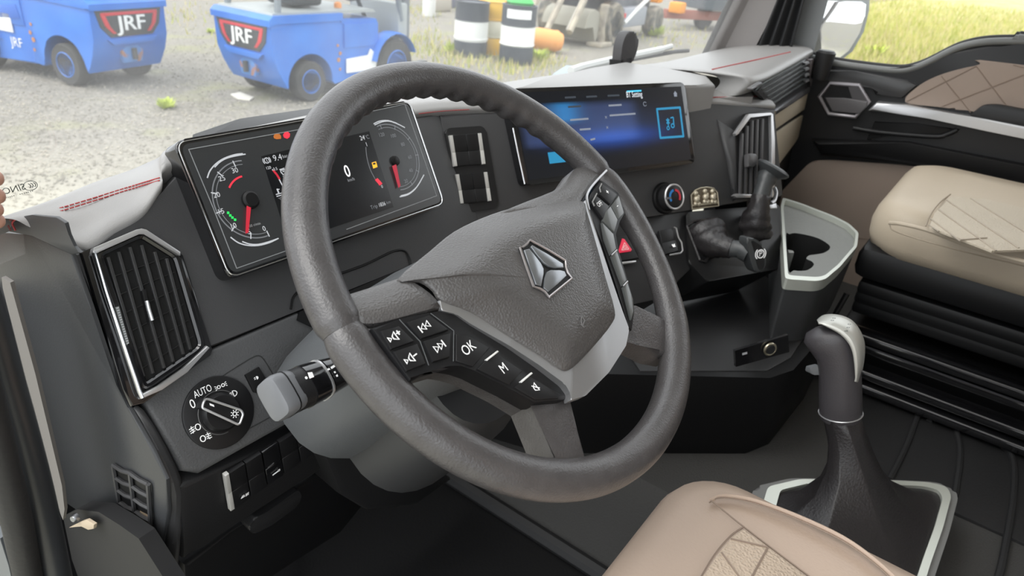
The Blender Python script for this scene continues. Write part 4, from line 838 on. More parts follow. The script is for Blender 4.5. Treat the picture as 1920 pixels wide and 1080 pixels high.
for L, m in (([(1144, 216.5), (1192, 213)], M_lg), ([(1070, 225), (1104, 222.5)], M_lg), ([(1088, 243), (1108, 241.5)], M_lg), ([(1066, 200.5), (1090, 199)], M_ld), ([(1142, 198), (1166, 196.5)], M_lg), ([(1060, 183), (1080, 182)], M_ld), ([(1100, 181.5), (1120, 180.5)], M_ld), ([(1140, 179.5), (1162, 178.5)], M_ld), ([(1108, 262), (1116, 260)], M_lg)):
    a, b = L; n = max(3, int((b[0]-a[0])/4)); pxs('screen_line', ST, [[(a[0]+(b[0]-a[0])*i/n, a[1]+(b[1]-a[1])*i/n), (a[0]+(b[0]-a[0])*(i+.72)/n, a[1]+(b[1]-a[1])*(i+.72)/n)] for i in range(n)], .0032, m, cs, o=OS)
pxf('media_tile', ST, [(1027, 286), (1062, 282), (1066, 303), (1031, 307)], M_cy, cs, o=OS)
# ================================================================ climate knob, badge, hazard panel
kn = thing('climate_knob', 'black rotary temperature knob with silver ring and blue to red scale', 'knob', ST.px(1252, 392))
KC = ST.px(1250, 371, .004)
lathe('knob_skirt', [(0, .004), (.029, .004), (.031, .001), (.031, -.003)], KC-ST.e*.004, ST.n, M_blk, kn, n=32)
lathe('knob_body', [(.026, .0), (.0255, .018), (.024, .022)], KC, ST.n, M_dark, kn, n=32)
lathe('knob_face', [(0, .0225), (.022, .0225), (.024, .021)], KC, ST.n, M_btn, kn, n=32)
tube('silver_ring', [KC+ST.n*.0215+(ST.e*math.cos(a)+ST.up*math.sin(a))*.0235 for a in [i*math.tau/40 for i in range(40)]], .0022, M_sat, kn, n=8, closed=True)
KF = Plane(KC+ST.n*.023, ST.e, ST.n)
strokes('cold_scale', [('l', arc(0, 0, .62, 100, 215, 14), .22)], KF.P, ST.e, ST.up, ST.n, .021, mat('scale_blue', (.02, .20, .55), .5), kn); strokes('hot_scale', [('l', arc(0, 0, .62, -35, 80, 14), .22)], KF.P, ST.e, ST.up, ST.n, .021, mat('scale_red', (.55, .03, .05), .5), kn)
pxs('knob_marker', KF, [[(1249, 372), (1258, 371)]], .004, mat('knob_marker_grey', (.12, .12, .13), .5), kn)
bd = thing('figure_badge', 'small antique silver plaque with three relief figures stuck below the screen', 'plaque', ST.px(1322, 392))
M_pew = mat('antique_silver', (.60, .54, .42), .36, metal=.6, bump=(900, .5, .0008))
bo = [(1298, 392), (1296, 366), (1303, 357), (1313, 352.5), (1325, 351), (1338, 353), (1345, 361), (1347.5, 386)]
pl_ = pxf('plaque', ST, bo, mat('antique_silver_dark', (.16, .135, .10), .45, metal=.8), bd, o=.004, th=.004, bev=.001)
tube('plaque_rim', [ST.px(x, y, .0046) for x, y in bo], .0014, M_pew, bd, n=6, closed=True)
for x, y in ((1305, 371), (1322, 367), (1336, 367)):
    C = ST.px(x, y, .004)
    bm = bmesh.new()
    for (a, b, r) in ((0, .009, .0055), (0, -.003, .0075), (-.004, -.012, .005), (.005, -.013, .005), (.006, .002, .004)):
        s_0 = bmesh.ops.create_icosphere(bm, subdivisions=2, radius=r); bmesh.ops.translate(bm, vec=C+ST.e*a+ST.up*b, verts=s_0['verts'])
    bmo('relief_figure', bm, M_pew, bd)
pxs('plaque_band', ST, [[(1299, 385), (1346, 380)]], .0032, M_pew, bd, o=.0046)
# centre vent
cv = thing('centre_air_vent', 'upright black air vent with chrome edge at the passenger end of centre stack', 'vent', ST.px(1415, 372))
VO = .014
pxf('well', ST, [(1383, 252), (1406, 219), (1448, 215), (1449, 366), (1383, 366)], M_blk, cv, o=VO, th=.004)
for i in range(5):
    x0 = 1391+i*9.5; y0 = (250, 236, 226, 224, 223)[i]
    A, B = ST.px(x0+2, y0, VO+.006), ST.px(x0-1, 363, VO+.006); sx = ST.e*.0032
    prism('slat', [A+sx, B+sx, B-sx, A-sx], ST.n, .006, mat('vent_slat_grey', (.055, .054, .056), .4), cv, bev=.001)
pxf('tab', ST, [(1403, 290), (1408, 287), (1418, 288), (1422, 294), (1420, 308), (1414, 313), (1404, 312)], mat('vent_tab_grey', (.09, .088, .09), .35), cv, o=VO+.016, th=.012, bev=.003)
pxf('chrome_top', ST, [(1379, 250), (1404, 213.5), (1446, 211), (1449, 216), (1407, 219.5), (1385, 251), (1381, 254)], M_sat, cv, o=VO+.008, th=.008, bev=.001)
pxf('chrome_side', ST, [(1446, 211), (1450, 214), (1453, 262), (1453, 370), (1448, 370), (1447.5, 262)], M_sat, cv, o=VO+.008, th=.008, bev=.001)
pxf('chrome_foot', ST, [(1376, 367), (1381, 363), (1446, 366), (1446, 370), (1382, 371)], M_sat, cv, o=VO+.008, th=.008, bev=.001)
# passenger vent
pv = thing('passenger_air_vent', 'long slatted passenger air vent with chrome lower edge', 'vent', pp(1490, 200))
prism('well', [pp(x, y, .002) for x, y in ((1420, 172), (1432, 160), (1512, 112), (1520, 160), (1456, 207), (1440, 195))], PS.n, .01, M_blk, pv)
for i in range(6):
    f = (i+.5)/6
    a = Vector((1424, 163)).lerp(Vector((1452, 203)), f); b = Vector((1509, 114)).lerp(Vector((1514, 160)), f)
    A, B = pp(a.x, a.y, .006), pp(b.x, b.y, .006); u3 = Vector((0, 0, .0075))
    prism('slat', [A+u3, B+u3, B-u3+Vector((0, .008, 0)), A-u3+Vector((0, .008, 0))], PS.n, .004, mat('vent_slat_sheen', (.075, .085, .085), .25), pv, bev=.001)
pxf('chrome_foot', PS, [(1455, 208), (1456, 215), (1520, 172), (1518, 163)], M_chr, pv, o=.008, th=.01, bev=.002)
pxf('chrome_top', PS, [(1408, 166), (1428, 154), (1430, 158), (1412, 169)], M_chr, pv, o=.008, th=.008, bev=.001)
for i in range(4): pxf('end_louvre', PS, [(1510, 118+i*11), (1517, 115+i*11), (1518, 119+i*11), (1511, 122+i*11)], M_sat, pv, o=.008, th=.006)
# ---- lower part of the stack: recessed dark panel with hazard switch
BK = Plane(ST.st(.42, -.134, .0), ST.e, (-math.sin(TH)*math.cos(math.radians(48)), -math.cos(TH)*math.cos(math.radians(48)), math.sin(math.radians(48))))
prism('switch_shelf', [BK.px(x, y, -.004) for x, y in ((1090, 425), (1200, 402), (1300, 388), (1300, 500), (1240, 560), (1100, 590))], BK.n, .06, M_dark, dash, bev=.004)
hz_ = thing('hazard_switch', 'black hazard switch with a red triangle right of the wheel hub', 'switch', BK.px(1171, 490))
pxf('rocker', BK, [(1150, 445), (1195, 438), (1203, 482), (1157, 490)], M_btn, hz_, o=.003, th=.008, bev=.001)
pxf('red_triangle', BK, [(1167, 447), (1171, 448), (1185, 468), (1183, 471), (1162, 474), (1160, 471)], mat('hazard_red', (.62, .03, .07), .4, emit=((.8, .02, .06), .12)), hz_, o=.0048, th=.002, bev=.0006)
pxs('triangle_print', BK, [[(1171, 455), (1179, 467), (1166, 469), (1171, 455)], [(1171.5, 460), (1175, 465), (1169, 466), (1171.5, 460)]], .0011, mat('hazard_print', (.9, .6, .6), .5), hz_, o=.0054)
pxf('chrome_bar', BK, [(1166, 491), (1193, 488), (1193, 491.5), (1166, 495)], M_sat, dash, o=.004, th=.004, bev=.0006)
rk = rocker('black rocker with white symbol and silver frame beside the parking brake boot', [(1236, 432), (1262, 427), (1272, 470), (1246, 477)], BK, lambda t: strokes('rocker_symbol', [('f', [(-.7, .3), (-.3, .5), (0, .1), (.3, .5), (.7, .4), (.5, -.2), (.6, -.6), (-.5, -.6)])], BK.px(1263, 460, .0085), BK.e, BK.up, BK.n, .006, M_wht, t), o=.006)
tube('silver_frame', [BK.px(x, y, .009) for x, y in ((1264, 426), (1268, 428), (1272, 445), (1278, 455), (1280, 470), (1276, 475), (1256, 478))], .0016, M_sat, rk, n=6)
# ================================================================ brake lever block
bl = thing('lever_console', 'black console block carrying the two brake levers', 'console', BK.px(1380, 560, -.1))
prism('block', rnd([BK.px(x, y, .004) for x, y in ((1286, 400), (1300, 396), (1462, 384), (1468, 500), (1455, 505), (1326, 528), (1292, 492))], .006), BK.n, .13, mat('block_black', (.008, .008, .0085), .36, spec=.4), bl, bev=.006, seg=3)
def boot(path, rs, name, parent, folds=5, n=40, seed=1):
    path = cr(path, 5); k = len(path); rings = []; fr = frames(path)
    R = cr([Vector((r, 0, 0)) for r in rs], max(1, (k-1)//(len(rs)-1))); R = [R[min(len(R)-1, round(i*(len(R)-1)/(k-1)))].x for i in range(k)]
    for i, p in enumerate(path):
        t, N, B = fr[i]; ring = []
        for j in range(n):
            a = j*math.tau/n; d = N*math.cos(a)+B*math.sin(a)
            w = 1+.10*math.sin(i*1.9+2.2*math.sin(a*2+seed))*(1-i/(k-1))+.09*noise.noise(Vector((math.cos(a)*2.2+seed*7, math.sin(a)*2.2, i*.55)))
            ring.append(p+d*(R[i]*w))
        rings.append(ring)
    return loft(name, rings, M_boot, parent, ang=80)
b1_ = thing('parking_brake_lever', 'black parking brake lever with P symbol on its end, leather boot at the base', 'lever', BK.px(1322, 470))
q0, q1, q2, q3 = BK.px(1322, 446, .0), BK.px(1338, 456, .025), BK.px(1358, 463, .045), BK.px(1372, 466, .055)
boot([q0, q1, q2, q3], [.044, .030, .021, .019], 'boot', b1_, seed=2)
tube('boot_hem', [BK.px(x, y, .006) for x, y in ((1288, 424), (1300, 415), (1345, 409), (1352, 414), (1336, 470), (1322, 491), (1312, 488))], .003, M_boot, b1_, n=6, closed=True)
q4, q5 = BK.px(1388, 468, .066), BK.px(1404, 476, .075)
tube('handle', cr([q2, q3, q4, q5], 4), [.0175]*5+[.0165]*4+[.018]*4, mat('lever_soft_plastic', (.045, .048, .05), .42), b1_, n=20)
hd = (q5-q3).normalized(); hp = Plane(BK.px(1418, 483, .085), BK.e, (EYE-BK.px(1418, 483, .085)).normalized()*.6+hd*.6)
M_lev = MATS['lever_soft_plastic']
prism('grip_head', cr([hp.px(x, y) for x, y in ((1402, 447), (1418, 449), (1431, 462), (1436, 485), (1434, 505), (1421, 512), (1412, 503), (1403, 470))], 4, True), hp.n, .024, M_lev, b1_, bev=.004, seg=3)
pxf('grip_plate', hp, [(1409, 452), (1419, 455), (1430, 466), (1433.5, 486), (1432, 502), (1424, 506), (1418, 490), (1414, 470)], M_btn, b1_, o=.0008, k=3)
ps_ = Plane(hp.px(1426, 476), BK.e-hp.n*BK.e.dot(hp.n), hp.n)
strokes('parking_symbol', [('o', arc(0, 0, .62, 0, 345, 20), .15), ('l', arc(0, 0, .92, 130, 230, 10), .14), ('l', arc(0, 0, .92, -50, 50, 10), .14)], hp.px(1426, 476, .0016), ps_.e, ps_.up, hp.n, .0125, M_wht, b1_)
text('parking_lettering', 'P', hp.px(1426, 476, .0018), ps_.e, ps_.up, hp.n, .015, M_wht, b1_)
b2_ = thing('trailer_brake_lever', 'tall black lever with wide flared top and leather boot, behind parking brake', 'lever', BK.px(1415, 450))
r0, r1, r2, r3, r4, r5 = BK.px(1412, 436, .0), BK.px(1417, 412, .025), BK.px(1423, 388, .045), BK.px(1427, 368, .055), BK.px(1434, 345, .066), BK.px(1440, 330, .072)
boot([r0, r1, r2, r3], [.036, .030, .021, .019], 'boot', b2_, seed=5)
tube('handle', cr([r2, r3, r4, r5], 4), [.0175]*5+[.0165]*4+[.019]*3+[.022], M_lev, b2_, n=20)
lathe('flared_top', [(.016, -.012), (.022, -.002), (.033, .006), (.036, .011), (.033, .015), (.022, .018), (0, .019)], BK.px(1444, 325, .074), (.35, -.25, .9), M_lev, b2_, n=28)
tube('trigger', cr([BK.px(x, y, .05) for x, y in ((1452, 352), (1455, 362), (1452, 376), (1446, 381))], 4), .004, M_sat, b2_, n=8)
pxf('trigger_guard', BK, [(1443, 384), (1456, 380), (1458, 390), (1444, 391)], M_sat, b2_, o=.03, th=.006, bev=.002)
# ================================================================ cup holder tray
TRZ = -.225
def tz(q, z=TRZ): return [atz(x, y, z) for x, y in q]
ct = thing('cup_holder_tray', 'cup holder tray with pale green silver rim beside the brake levers', 'tray', atz(1530, 470, -.36))
oo = rnd(tz([(1464, 386), (1468, 370), (1500, 380), (1562, 404), (1592, 419), (1610, 436), (1607, 462), (1575, 500), (1548, 523), (1532, 527), (1472, 523)]), .012, 3)
cen = sum(oo, Vector())/len(oo)
ii = [cen+(p-cen)*.925 for p in oo]
M_rimg = mat('rim_pale_silver', (.62, .64, .58), .35, metal=.55)
bm = bmesh.new(); n = len(oo); z3 = Vector((0, 0, 1))
A = [bm.verts.new(p) for p in oo]; B = [bm.verts.new(p) for p in ii]; Cc = [bm.verts.new(p-z3*.012) for p in ii]; D = [bm.verts.new(p-z3*.022) for p in oo]
for i in range(n):
    j = (i+1) % n
    for q in ((A[i], A[j], B[j], B[i]), (B[i], B[j], Cc[j], Cc[i]), (D[i], D[j], A[j], A[i])): bm.faces.new(q)
bmo('rim', bm, M_rimg, ct)
def holeplate(name, outer, hole, depth, m, parent, wallm=None):
    bm = bmesh.new()
    for L in (outer, hole):
        V = [bm.verts.new(p) for p in L]; [bm.edges.new((V[i], V[(i+1) % len(V)])) for i in range(len(V))]
    bmesh.ops.triangle_fill(bm, use_beauty=True, edges=bm.edges[:]); o = bmo(name, bm, m, parent, smooth=False)
    bm = bmesh.new(); k = len(hole); T = [bm.verts.new(p) for p in hole]; Bt = [bm.verts.new(p-z3*depth) for p in hole]
    for i in range(k): bm.faces.new((T[i], T[(i+1) % k], Bt[(i+1) % k], Bt[i]))
    bm.faces.new(Bt); w = bmo('cup_well', bm, wallm, parent)
    return o
hole = cr(tz([(1474, 441), (1480, 439), (1490, 437), (1510, 440), (1535, 447), (1553, 458), (1556, 466), (1545, 474), (1530, 477), (1517, 479), (1512, 485), (1522, 490), (1526, 497), (1515, 506), (1500, 508), (1488, 507), (1478, 506)], TRZ-.012), 3, True)
M_tmat = mat('grey_ribbed_mat', (.20, .205, .195), .6, bump=(160, .6, .002))
holeplate('ribbed_mat', [p-z3*.012 for p in ii], hole, .10, M_tmat, ct, mat('cup_depth_black', (.004, .004, .004), .7))
pxo = tz([(1477, 468), (1487, 470), (1489, 474), (1479, 474)], TRZ-.014); prism('divider_clip', pxo, z3, .05, M_tmat, ct)
loft('tray_body', [[p-z3*.020+(cen-p)*.012 for p in oo], [p-z3*.08+(cen-p)*.05 for p in oo], [p-z3*.15+(cen-p)*.12 for p in oo]], mat('tray_side_plastic', (.052, .053, .055), .4), ct, cap=False)
# ================================================================ lower console
lc = thing('lower_console', 'black lower centre console with ledge and round socket', 'console', (.7, .1, TZ))
fp = [(.28, .30), (.33, .14), (.36, .10), (.60, -.165), (.66, -.19), (.87, -.20), (1.0, -.14), (1.15, .08), (1.2, .35), (.5, .40)]
loft('cabinet', [[Vector((x, y, TZ)) for x, y in fp], [Vector((.75+(x-.75)*1.0, .1+(y-.1)*1.03, -.44)) for x, y in fp], [Vector((.75+(x-.75)*.98, .1+(y-.1)*1.0, -.375)) for x, y in fp]], M_blk, lc, ang=30)
prism('ledge', [Vector((x, y, -.372)) for x, y in ((.45, .02), (.62, -.155), (.70, -.175), (.86, -.17), (.97, -.12), (1.1, .1), (.6, .2))], z3, .02, M_dark, lc, bev=.005)
LCP = Plane(Vector((.60, -.165, -.45)), (.24, -.265, 0), (-.265, -.24, 0))
LCP2 = Plane(Vector((.63, -.1795, -.45)), (.06, -.025, 0), (-.025, -.06, 0))
sq_ = [(1378, 658), (1478, 628), (1480, 660), (1380, 688)]
lcq = Plane(EYE+(Vector((.60, -.175, -.46))-EYE)*.985, (.5, -.4, 0), (-.62, -.75, .1))
pxf('socket_panel', lcq, sq_, M_gloss, lc, o=.0, th=.006)
kc = lcq.px(1444, 655, .004); tube('socket_ring', [kc+(lcq.e*math.cos(a)+lcq.up*math.sin(a))*.0105 for a in [i*math.tau/28 for i in range(28)]], .0022, mat('socket_brass_silver', (.55, .50, .38), .3, metal=.9), lc, n=8, closed=True)
lathe('socket_cap', [(0, .003), (.008, .003), (.009, 0)], kc, lcq.n, M_dark, lc, n=20); pxs('socket_print', lcq, [[(1393, 664), (1400, 662)]], .004, M_grey, lc, o=.001)
# ================================================================ gear shifter
SZ = -.47
gs = thing('gear_shifter', 'black gear lever with silver capped knob and leather boot in silver frame', 'gear lever', atz(1640, 990, TZ))
fo = tz([(1440, 912), (1500, 898), (1640, 899), (1742, 904), (1776, 912), (1784, 930), (1768, 990), (1745, 1056), (1725, 1120), (1480, 1130), (1420, 980)], SZ)
fo = rnd(fo, .01, 3); fc = sum(fo, Vector())/len(fo); fi = [fc+(p-fc)*.88 for p in fo]
bm = bmesh.new(); n = len(fo); A = [bm.verts.new(p) for p in fo]; B = [bm.verts.new(p) for p in fi]; Cc = [bm.verts.new(p-z3*.01) for p in fi]; D = [bm.verts.new(p-z3*.012) for p in fo]
for i in range(n):
    j = (i+1) % n
    for q in ((A[i], A[j], B[j], B[i]), (B[i], B[j], Cc[j], Cc[i]), (D[i], D[j], A[j], A[i])): bm.faces.new(q)
bmo('silver_frame', bm, M_rimg, gs)
ob = [fc+(p-fc)*1.12 for p in fo]
prism('plinth', [p-z3*.008 for p in ob], z3, .075, mat('plinth_grey', (.17, .17, .165), .5), gs, bev=.008, seg=3)
KX = .50
nk = atx(1576, 775, KX)
neck = [nk+Vector((math.cos(a), math.sin(a), 0))*.031 for a in [0]]
def ringz(C, r, n, ph=0, ry=None): return [C+Vector((math.cos(ph+i*math.tau/n)*r, math.sin(ph+i*math.tau/n)*(ry or r), 0)) for i in range(n)]
n = len(fi); c2 = sum(fi, Vector())/n
def angof(p): return math.atan2(p.y-c2.y, p.x-c2.x)
ringsB = []
for f in (0, .12, .3, .5, .7, .85, 1.0):
    C = (c2-z3*.006).lerp(nk, f); R = []
    for i, p in enumerate(fi):
        a = angof(p); base_ = (p-c2); w = (1-f)**3.0; d = base_*(w)+Vector((math.cos(a), math.sin(a), 0))*(.031*(1-w))
        R.append(C+d*(1+.07*math.sin(a*5+f*3)*math.sin(math.pi*f))-z3*(.02*math.sin(math.pi*f)*(base_.length/.1)*w))
    ringsB.append(R)
loft('boot', ringsB, M_boot, gs, ang=80)
kt = atx(1574, 612, KX); ka = (kt-nk); kl = ka.length; ka.normalize()
fwd = Vector((-.25, .95, 0)); fwd = (fwd-ka*fwd.dot(ka)).normalized(); sdw = ka.cross(fwd)
def kring(t, rf, rs, sh=0, tilt=0, n=24):
    C = nk+ka*(t*kl)+fwd*sh; return [C+fwd*(math.cos(i*math.tau/n)*rf)+sdw*(math.sin(i*math.tau/n)*rs)+ka*(tilt*math.cos(i*math.tau/n)) for i in range(n)]
loft('knob', [kring(-.05, .0295, .0295), kring(0, .031, .031), kring(.2, .0305, .0295), kring(.45, .030, .028), kring(.62, .031, .027, .001), kring(.76, .035, .026, .007, -.004), kring(.86, .038, .026, .012, -.005), kring(.94, .035, .023, .012, -.004), kring(.99, .025, .016, .010, -.003), kring(1.0, .012, .008, .008)], mat('knob_black_leather', (.05, .046, .05), .4, bump=(500, .3, .001)), gs, ang=70)
tube('chrome_collar', kring(.01, .0315, .0315), .0009, M_sat, gs, n=6, closed=True)
ro_ = [(1531, 600), (1545, 590), (1572, 590), (1600, 602), (1618, 630), (1622, 657), (1618, 690), (1610, 715)]; ri_ = [(1537, 606), (1552, 614), (1574, 626), (1591, 644), (1599, 664), (1602, 688), (1603, 702), (1604, 715)]
co_ = cr([atx(x, y, KX+.020) for x, y in ro_], 3); ci_ = cr([atx(x, y, KX-.024) for x, y in ri_], 3); tc_ = (EYE-kt).normalized()
grid('silver_cap', [[a.lerp(b, f)+tc_*(.017*math.sin(math.pi*f)+.006) for f in (0, .25, .5, .75, 1)] for a, b in zip(co_, ci_)], mat('knob_pale_silver', (.56, .56, .52), .38, metal=.4), gs, sub=1, thick=.003)
for (x, y) in ((1561, 601), (1564, 597), (1586, 620), (1590, 614), (1592, 608)): strokes('gear_numeral', [('o', arc(0, 0, .4, 0, 330, 10), .2)], atx(x, y, KX-.002)+tc_*.0265, sdw, -fwd, tc_, .0045, M_etch, gs)
sb = atx(1540, 692, KX-.01); prism('side_button', rnd([atx(x, y, KX-.012) for x, y in ((1520, 690), (1538, 686), (1544, 690), (1540, 703), (1526, 703), (1518, 699))], .002), (-.6, -.6, .3), .012, mat('button_grey', (.12, .125, .13), .35), gs, bev=.002)
# ================================================================ seats
def cushion(name, x0, x1, yf, yb, zt, h, parent, m=M_beige, rc=.07, crown=.02):
    """rounded seat cushion, front at yf, back at yb, crown height zt"""
    xc = (x0+x1)/2; rings = []
    def plan(inset, z, cr_):
        out = []; a0, a1, b0, b1 = x0+inset, x1-inset, yb+inset, yf-inset; r = max(.01, rc-inset*.6)
        for cx, cy, s in ((a1-r, b1-r, 0), (a0+r, b1-r, 90), (a0+r, b0+r, 180), (a1-r, b0+r, 270)):
            for k in range(9):
                a = math.radians(s+k*90/8); out.append(Vector((cx+r*math.cos(a), cy+r*math.sin(a), z+cr_)))
        return out
    for ins_, dz in ((.035, -h), (.012, -h*.96), (.003, -h*.75), (.0, -h*.5), (.004, -h*.28), (.016, -h*.11), (.04, -h*.03), (.09, 0), (.14, crown*.6), (.19, crown)):
        rings.append(plan(ins_, zt+dz, 0))
    return loft(name, rings, m, parent, ang=80)
ds = thing('truck_seat', 'beige leather driver seat cushion in the foreground', 'seat', (0, -.45, FZ))
cushion('cushion', -.25, .252, -.150, -.68, -.318, .13, ds, rc=.085, crown=.012)
box('seat_base', (0, -.44, -.585), (.40, .46, .27), M_blk, ds, bev=.02); box('backrest', (0, -.80, .02), (.5, .13, .72), M_beige, ds, bev=.05)
DZ = -.312
def dz(q, z=DZ): return [atz(x, y, z) for x, y in q]
pth = cr(dz([(1333, 938), (1345, 931), (1370, 930), (1420, 940), (1500, 970), (1580, 1008), (1640, 1050), (1690, 1095)], -.3125), 4)
tube('piping', pth, .0028, M_beige, ds, n=8)
tube('piping_seam', [p+Vector((-.006, .0, .0006)) for p in pth], .0009, M_seam, ds, n=5)
tube('panel_seam', cr(dz([(1333, 938), (1360, 960), (1395, 988), (1450, 1030), (1530, 1090)], -.3075), 4), .0011, M_seam, ds, n=5)
tube('panel_seam', cr(dz([(1394, 988), (1370, 1005), (1340, 1040), (1310, 1090)], -.3058), 4), .0011, M_seam, ds, n=5)
qi = prism('quilted_panel', dz([(1394, 991), (1450, 1034), (1540, 1100), (1600, 1200), (1250, 1200), (1315, 1086), (1345, 1040), (1372, 1008)], -.3046), z3, .004, M_beige2, ds, bev=.001)
for q in ([(1370, 1010), (1440, 1026)], [(1353, 1036), (1400, 1100)], [(1440, 1026), (1400, 1100)]):
    a, b = dz(q, -.3042); tube('quilt_seam', [a, a.lerp(b, .5), b], .0012, M_seam, qi, n=5)
ps = thing('truck_seat', 'beige quilted passenger seat on black suspension rails', 'seat', (1.25, -.5, TZ))
PX0, PX1, PYF = 1.0, 1.52, -.185
cushion('cushion', PX0, PX1, PYF, -.75, -.125, .115, ps, m=mat('beige_leather_pale', (.50, .42, .32), .5, bump=(260, .25, .0012)), rc=.09, crown=.016)
pz = lambda q, z=-.112: [atz(x, y, z) for x, y in q]
tube('piping', cr([atz(x, y, z) for x, y, z in ((1668, 418, -.145), (1690, 420, -.137), (1740, 432, -.132), (1800, 455, -.131), (1860, 475, -.131), (1925, 492, -.131))], 4), .004, MATS['beige_leather_pale'], ps, n=8)
tube('panel_seam', cr([atz(x, y, z) for x, y, z in ((1668, 421, -.15), (1675, 432, -.152), (1720, 448, -.145), (1800, 470, -.141), (1925, 500, -.141))], 4), .0013, mat('seam_tan', (.33, .27, .20), .7), ps, n=5)
tube('panel_seam', cr(pz([(1736, 424), (1745, 402), (1762, 380), (1782, 364)], -.1185), 4), .0013, mat('seam_tan', (.33, .27, .20), .7), ps, n=5)
qp = prism('quilted_panel', pz([(1742, 425), (1752, 400), (1784, 368), (1850, 373)], -.1112)+[Vector((1.34, -.62, -.1112)), Vector((1.10, -.62, -.1112)), pz([(1860, 470)], -.1112)[0]], z3, .004, mat('beige_quilt_pale', (.52, .45, .35), .55, bump=(330, .6, .002), vor=True), ps, bev=.001)
for q in ([(1760, 393), (1868, 470)], [(1775, 375), (1910, 465)], [(1742, 422), (1760, 434)], [(1800, 450), (1850, 446)], [(1745, 410), (1800, 452)], [(1820, 372), (1930, 440)]):
    a, b = pz(q, -.1105); tube('quilt_seam', [a, a.lerp(b, .5), b], .0016, mat('quilt_seam_pale', (.40, .34, .27), .6), qp, n=5)
box('seat_pan', ((PX0+PX1)/2, -.47, -.265), (PX1-PX0-.015, .56, .075), M_blk, ps, bev=.022)
for k in range(3): box('bellows_fold', ((PX0+PX1)/2, -.47, -.325-.03*k), (PX1-PX0-.05-k*.03, .52, .03), M_blk, ps, bev=.008)
for x, z, r in ((PX0-.005, -.425, .007), (PX0+.01, -.455, .006), (PX0-.02, -.500, .008), (PX0-.035, -.525, .008)):
    box('rail', (x+.02, -.55, z), (.05, .75, .018), M_gloss, ps, bev=.004)
    tube('rail_edge', [Vector((x-.004, -.20, z+.009)), Vector((x-.004, -.55, z+.009)), Vector((x-.004, -.92, z+.009))], .0022, mat('worn_rail_metal', (.22, .22, .23), .3, metal=.8), ps, n=6)
box('seat_base', ((PX0+PX1)/2+.02, -.5, -.49), (PX1-PX0-.08, .6, .10), M_blk, ps, bev=.01)
box('backrest', (1.26, -.86, .2), (.52, .13, .75), M_beige, ps, bev=.05)
tube('lever_bar', [Vector((PX0-.02, -.20, -.33)), Vector((PX0-.045, -.19, -.40)), Vector((PX0-.035, -.19, -.47))], .006, M_blk, ps, n=8)
# ribbed floor mat between the seats
fm = thing('floor_mat', 'black ribbed rubber floor mat beside the passenger seat rails', 'mat', (.85, -.6, TZ))
prism('mat_sheet', rnd([Vector((x, y, TZ+.006)) for x, y in ((.70, -.30), (.985, -.30), (.995, -1.1), (.70, -1.1))], .02), z3, .006, M_rubber, fm, bev=.002)
for q in ([(1722, 775), (1700, 835), (1668, 900)], [(1790, 795), (1800, 850), (1790, 930)], [(1868, 828), (1898, 860), (1900, 930), (1882, 1040), (1870, 1090)], [(1742, 790), (1760, 770)]):
    tube('rib', cr([atz(x, y, TZ+.007) for x, y in q], 5), .006, M_rubber, fm, n=8)
box('floor_strip', (1.03, -.65, TZ+.012), (.05, .8, .024), M_carpet, bev=.006); struct(bpy.data.objects['floor_strip'], 'grey raised strip along the passenger seat rails')
# pedal under the dash
pd = thing('clutch_pedal', 'brown-black ribbed clutch pedal pad under the switch row', 'pedal', LS.px(525, 1050, -.10))
PL = Plane(LS.px(525, 1020, -.10), (1, 0, 0), (0, -.85, .5))
pxf('pedal_pad', PL, [(508, 1015), (515, 992), (545, 990), (542, 1030), (530, 1052), (518, 1048), (505, 1035)], mat('worn_pedal_rubber', (.06, .048, .038), .7), pd, o=0, th=.012, bev=.003)
pxs('pedal_rib', PL, [[(511+i*.2, 1000+i*8), (541-i*2, 998+i*8)] for i in range(6)], .003, mat('pedal_rib_brown', (.10, .08, .06), .7), pd, o=.002, th=.002)
tube('pedal_arm', [PL.px(528, 1000, -.01), PL.px(535, 960, -.06), PL.px(540, 900, -.14)], .009, M_blk, pd, n=8)
# ================================================================ oval pod on the dash, wiper, mirror
od = thing('dash_sensor', 'black oval sensor pod standing on the dash top against the windscreen', 'sensor', aty(1172, 118, .395))
OP = Plane(aty(1180, 85, .395), (.93, -.36, 0), (-.36, -.93, .12))
pxf('pod_body', OP, [(1165, 124), (1166, 92), (1172, 70), (1181, 59), (1191, 60), (1197, 70), (1196, 88), (1190, 108), (1180, 122)], mat('pod_black', (.045, .043, .045), .45), od, o=0, th=.030, bev=.005, seg=3, k=4)
prism('pod_foot', [OP.px(x, y, .0) for x, y in ((1164, 113), (1185, 108), (1182, 130), (1164, 132))], OP.n, .04, M_blk, od)
wi = thing('windscreen_wiper', 'pale grey wiper arm lying along the outside of the windscreen', 'wiper', aty(1190, 112, .50))
wy = .50
for q, r, m, nm in (([(1070, 133), (1090, 126), (1150, 112), (1240, 93)], .010, mat('wiper_pale_metal', (.55, .57, .56), .45), 'wiper_arm'), ([(1085, 134), (1170, 114), (1265, 97), (1290, 95)], .006, M_rubber, 'wiper_blade'), ([(1195, 101), (1225, 97), (1258, 87)], .008, MATS['wiper_pale_metal'], 'arm_cover')):
    tube(nm, [aty(x, y, wy) for x, y in q], r, m, wi, n=8)
prism('cowl', [aty(x, y, wy+.02) for x, y in ((1040, 160), (1060, 140), (1082, 126), (1100, 128), (1095, 142), (1160, 126), (1160, 140), (1080, 165))], (0, -1, 0), .03, mat('cowl_grey_blue', (.28, .33, .35), .5), wi)
mr = thing('wing_mirror', 'passenger side wing mirror with rounded corner outside the door window', 'mirror', (1.92, .2, -.05))
MC = atx(1580, 55, 1.93); dv = (MC-EYE).normalized(); want = Vector((-.12, -1, -.10)).normalized(); mn = (want-dv).normalized()
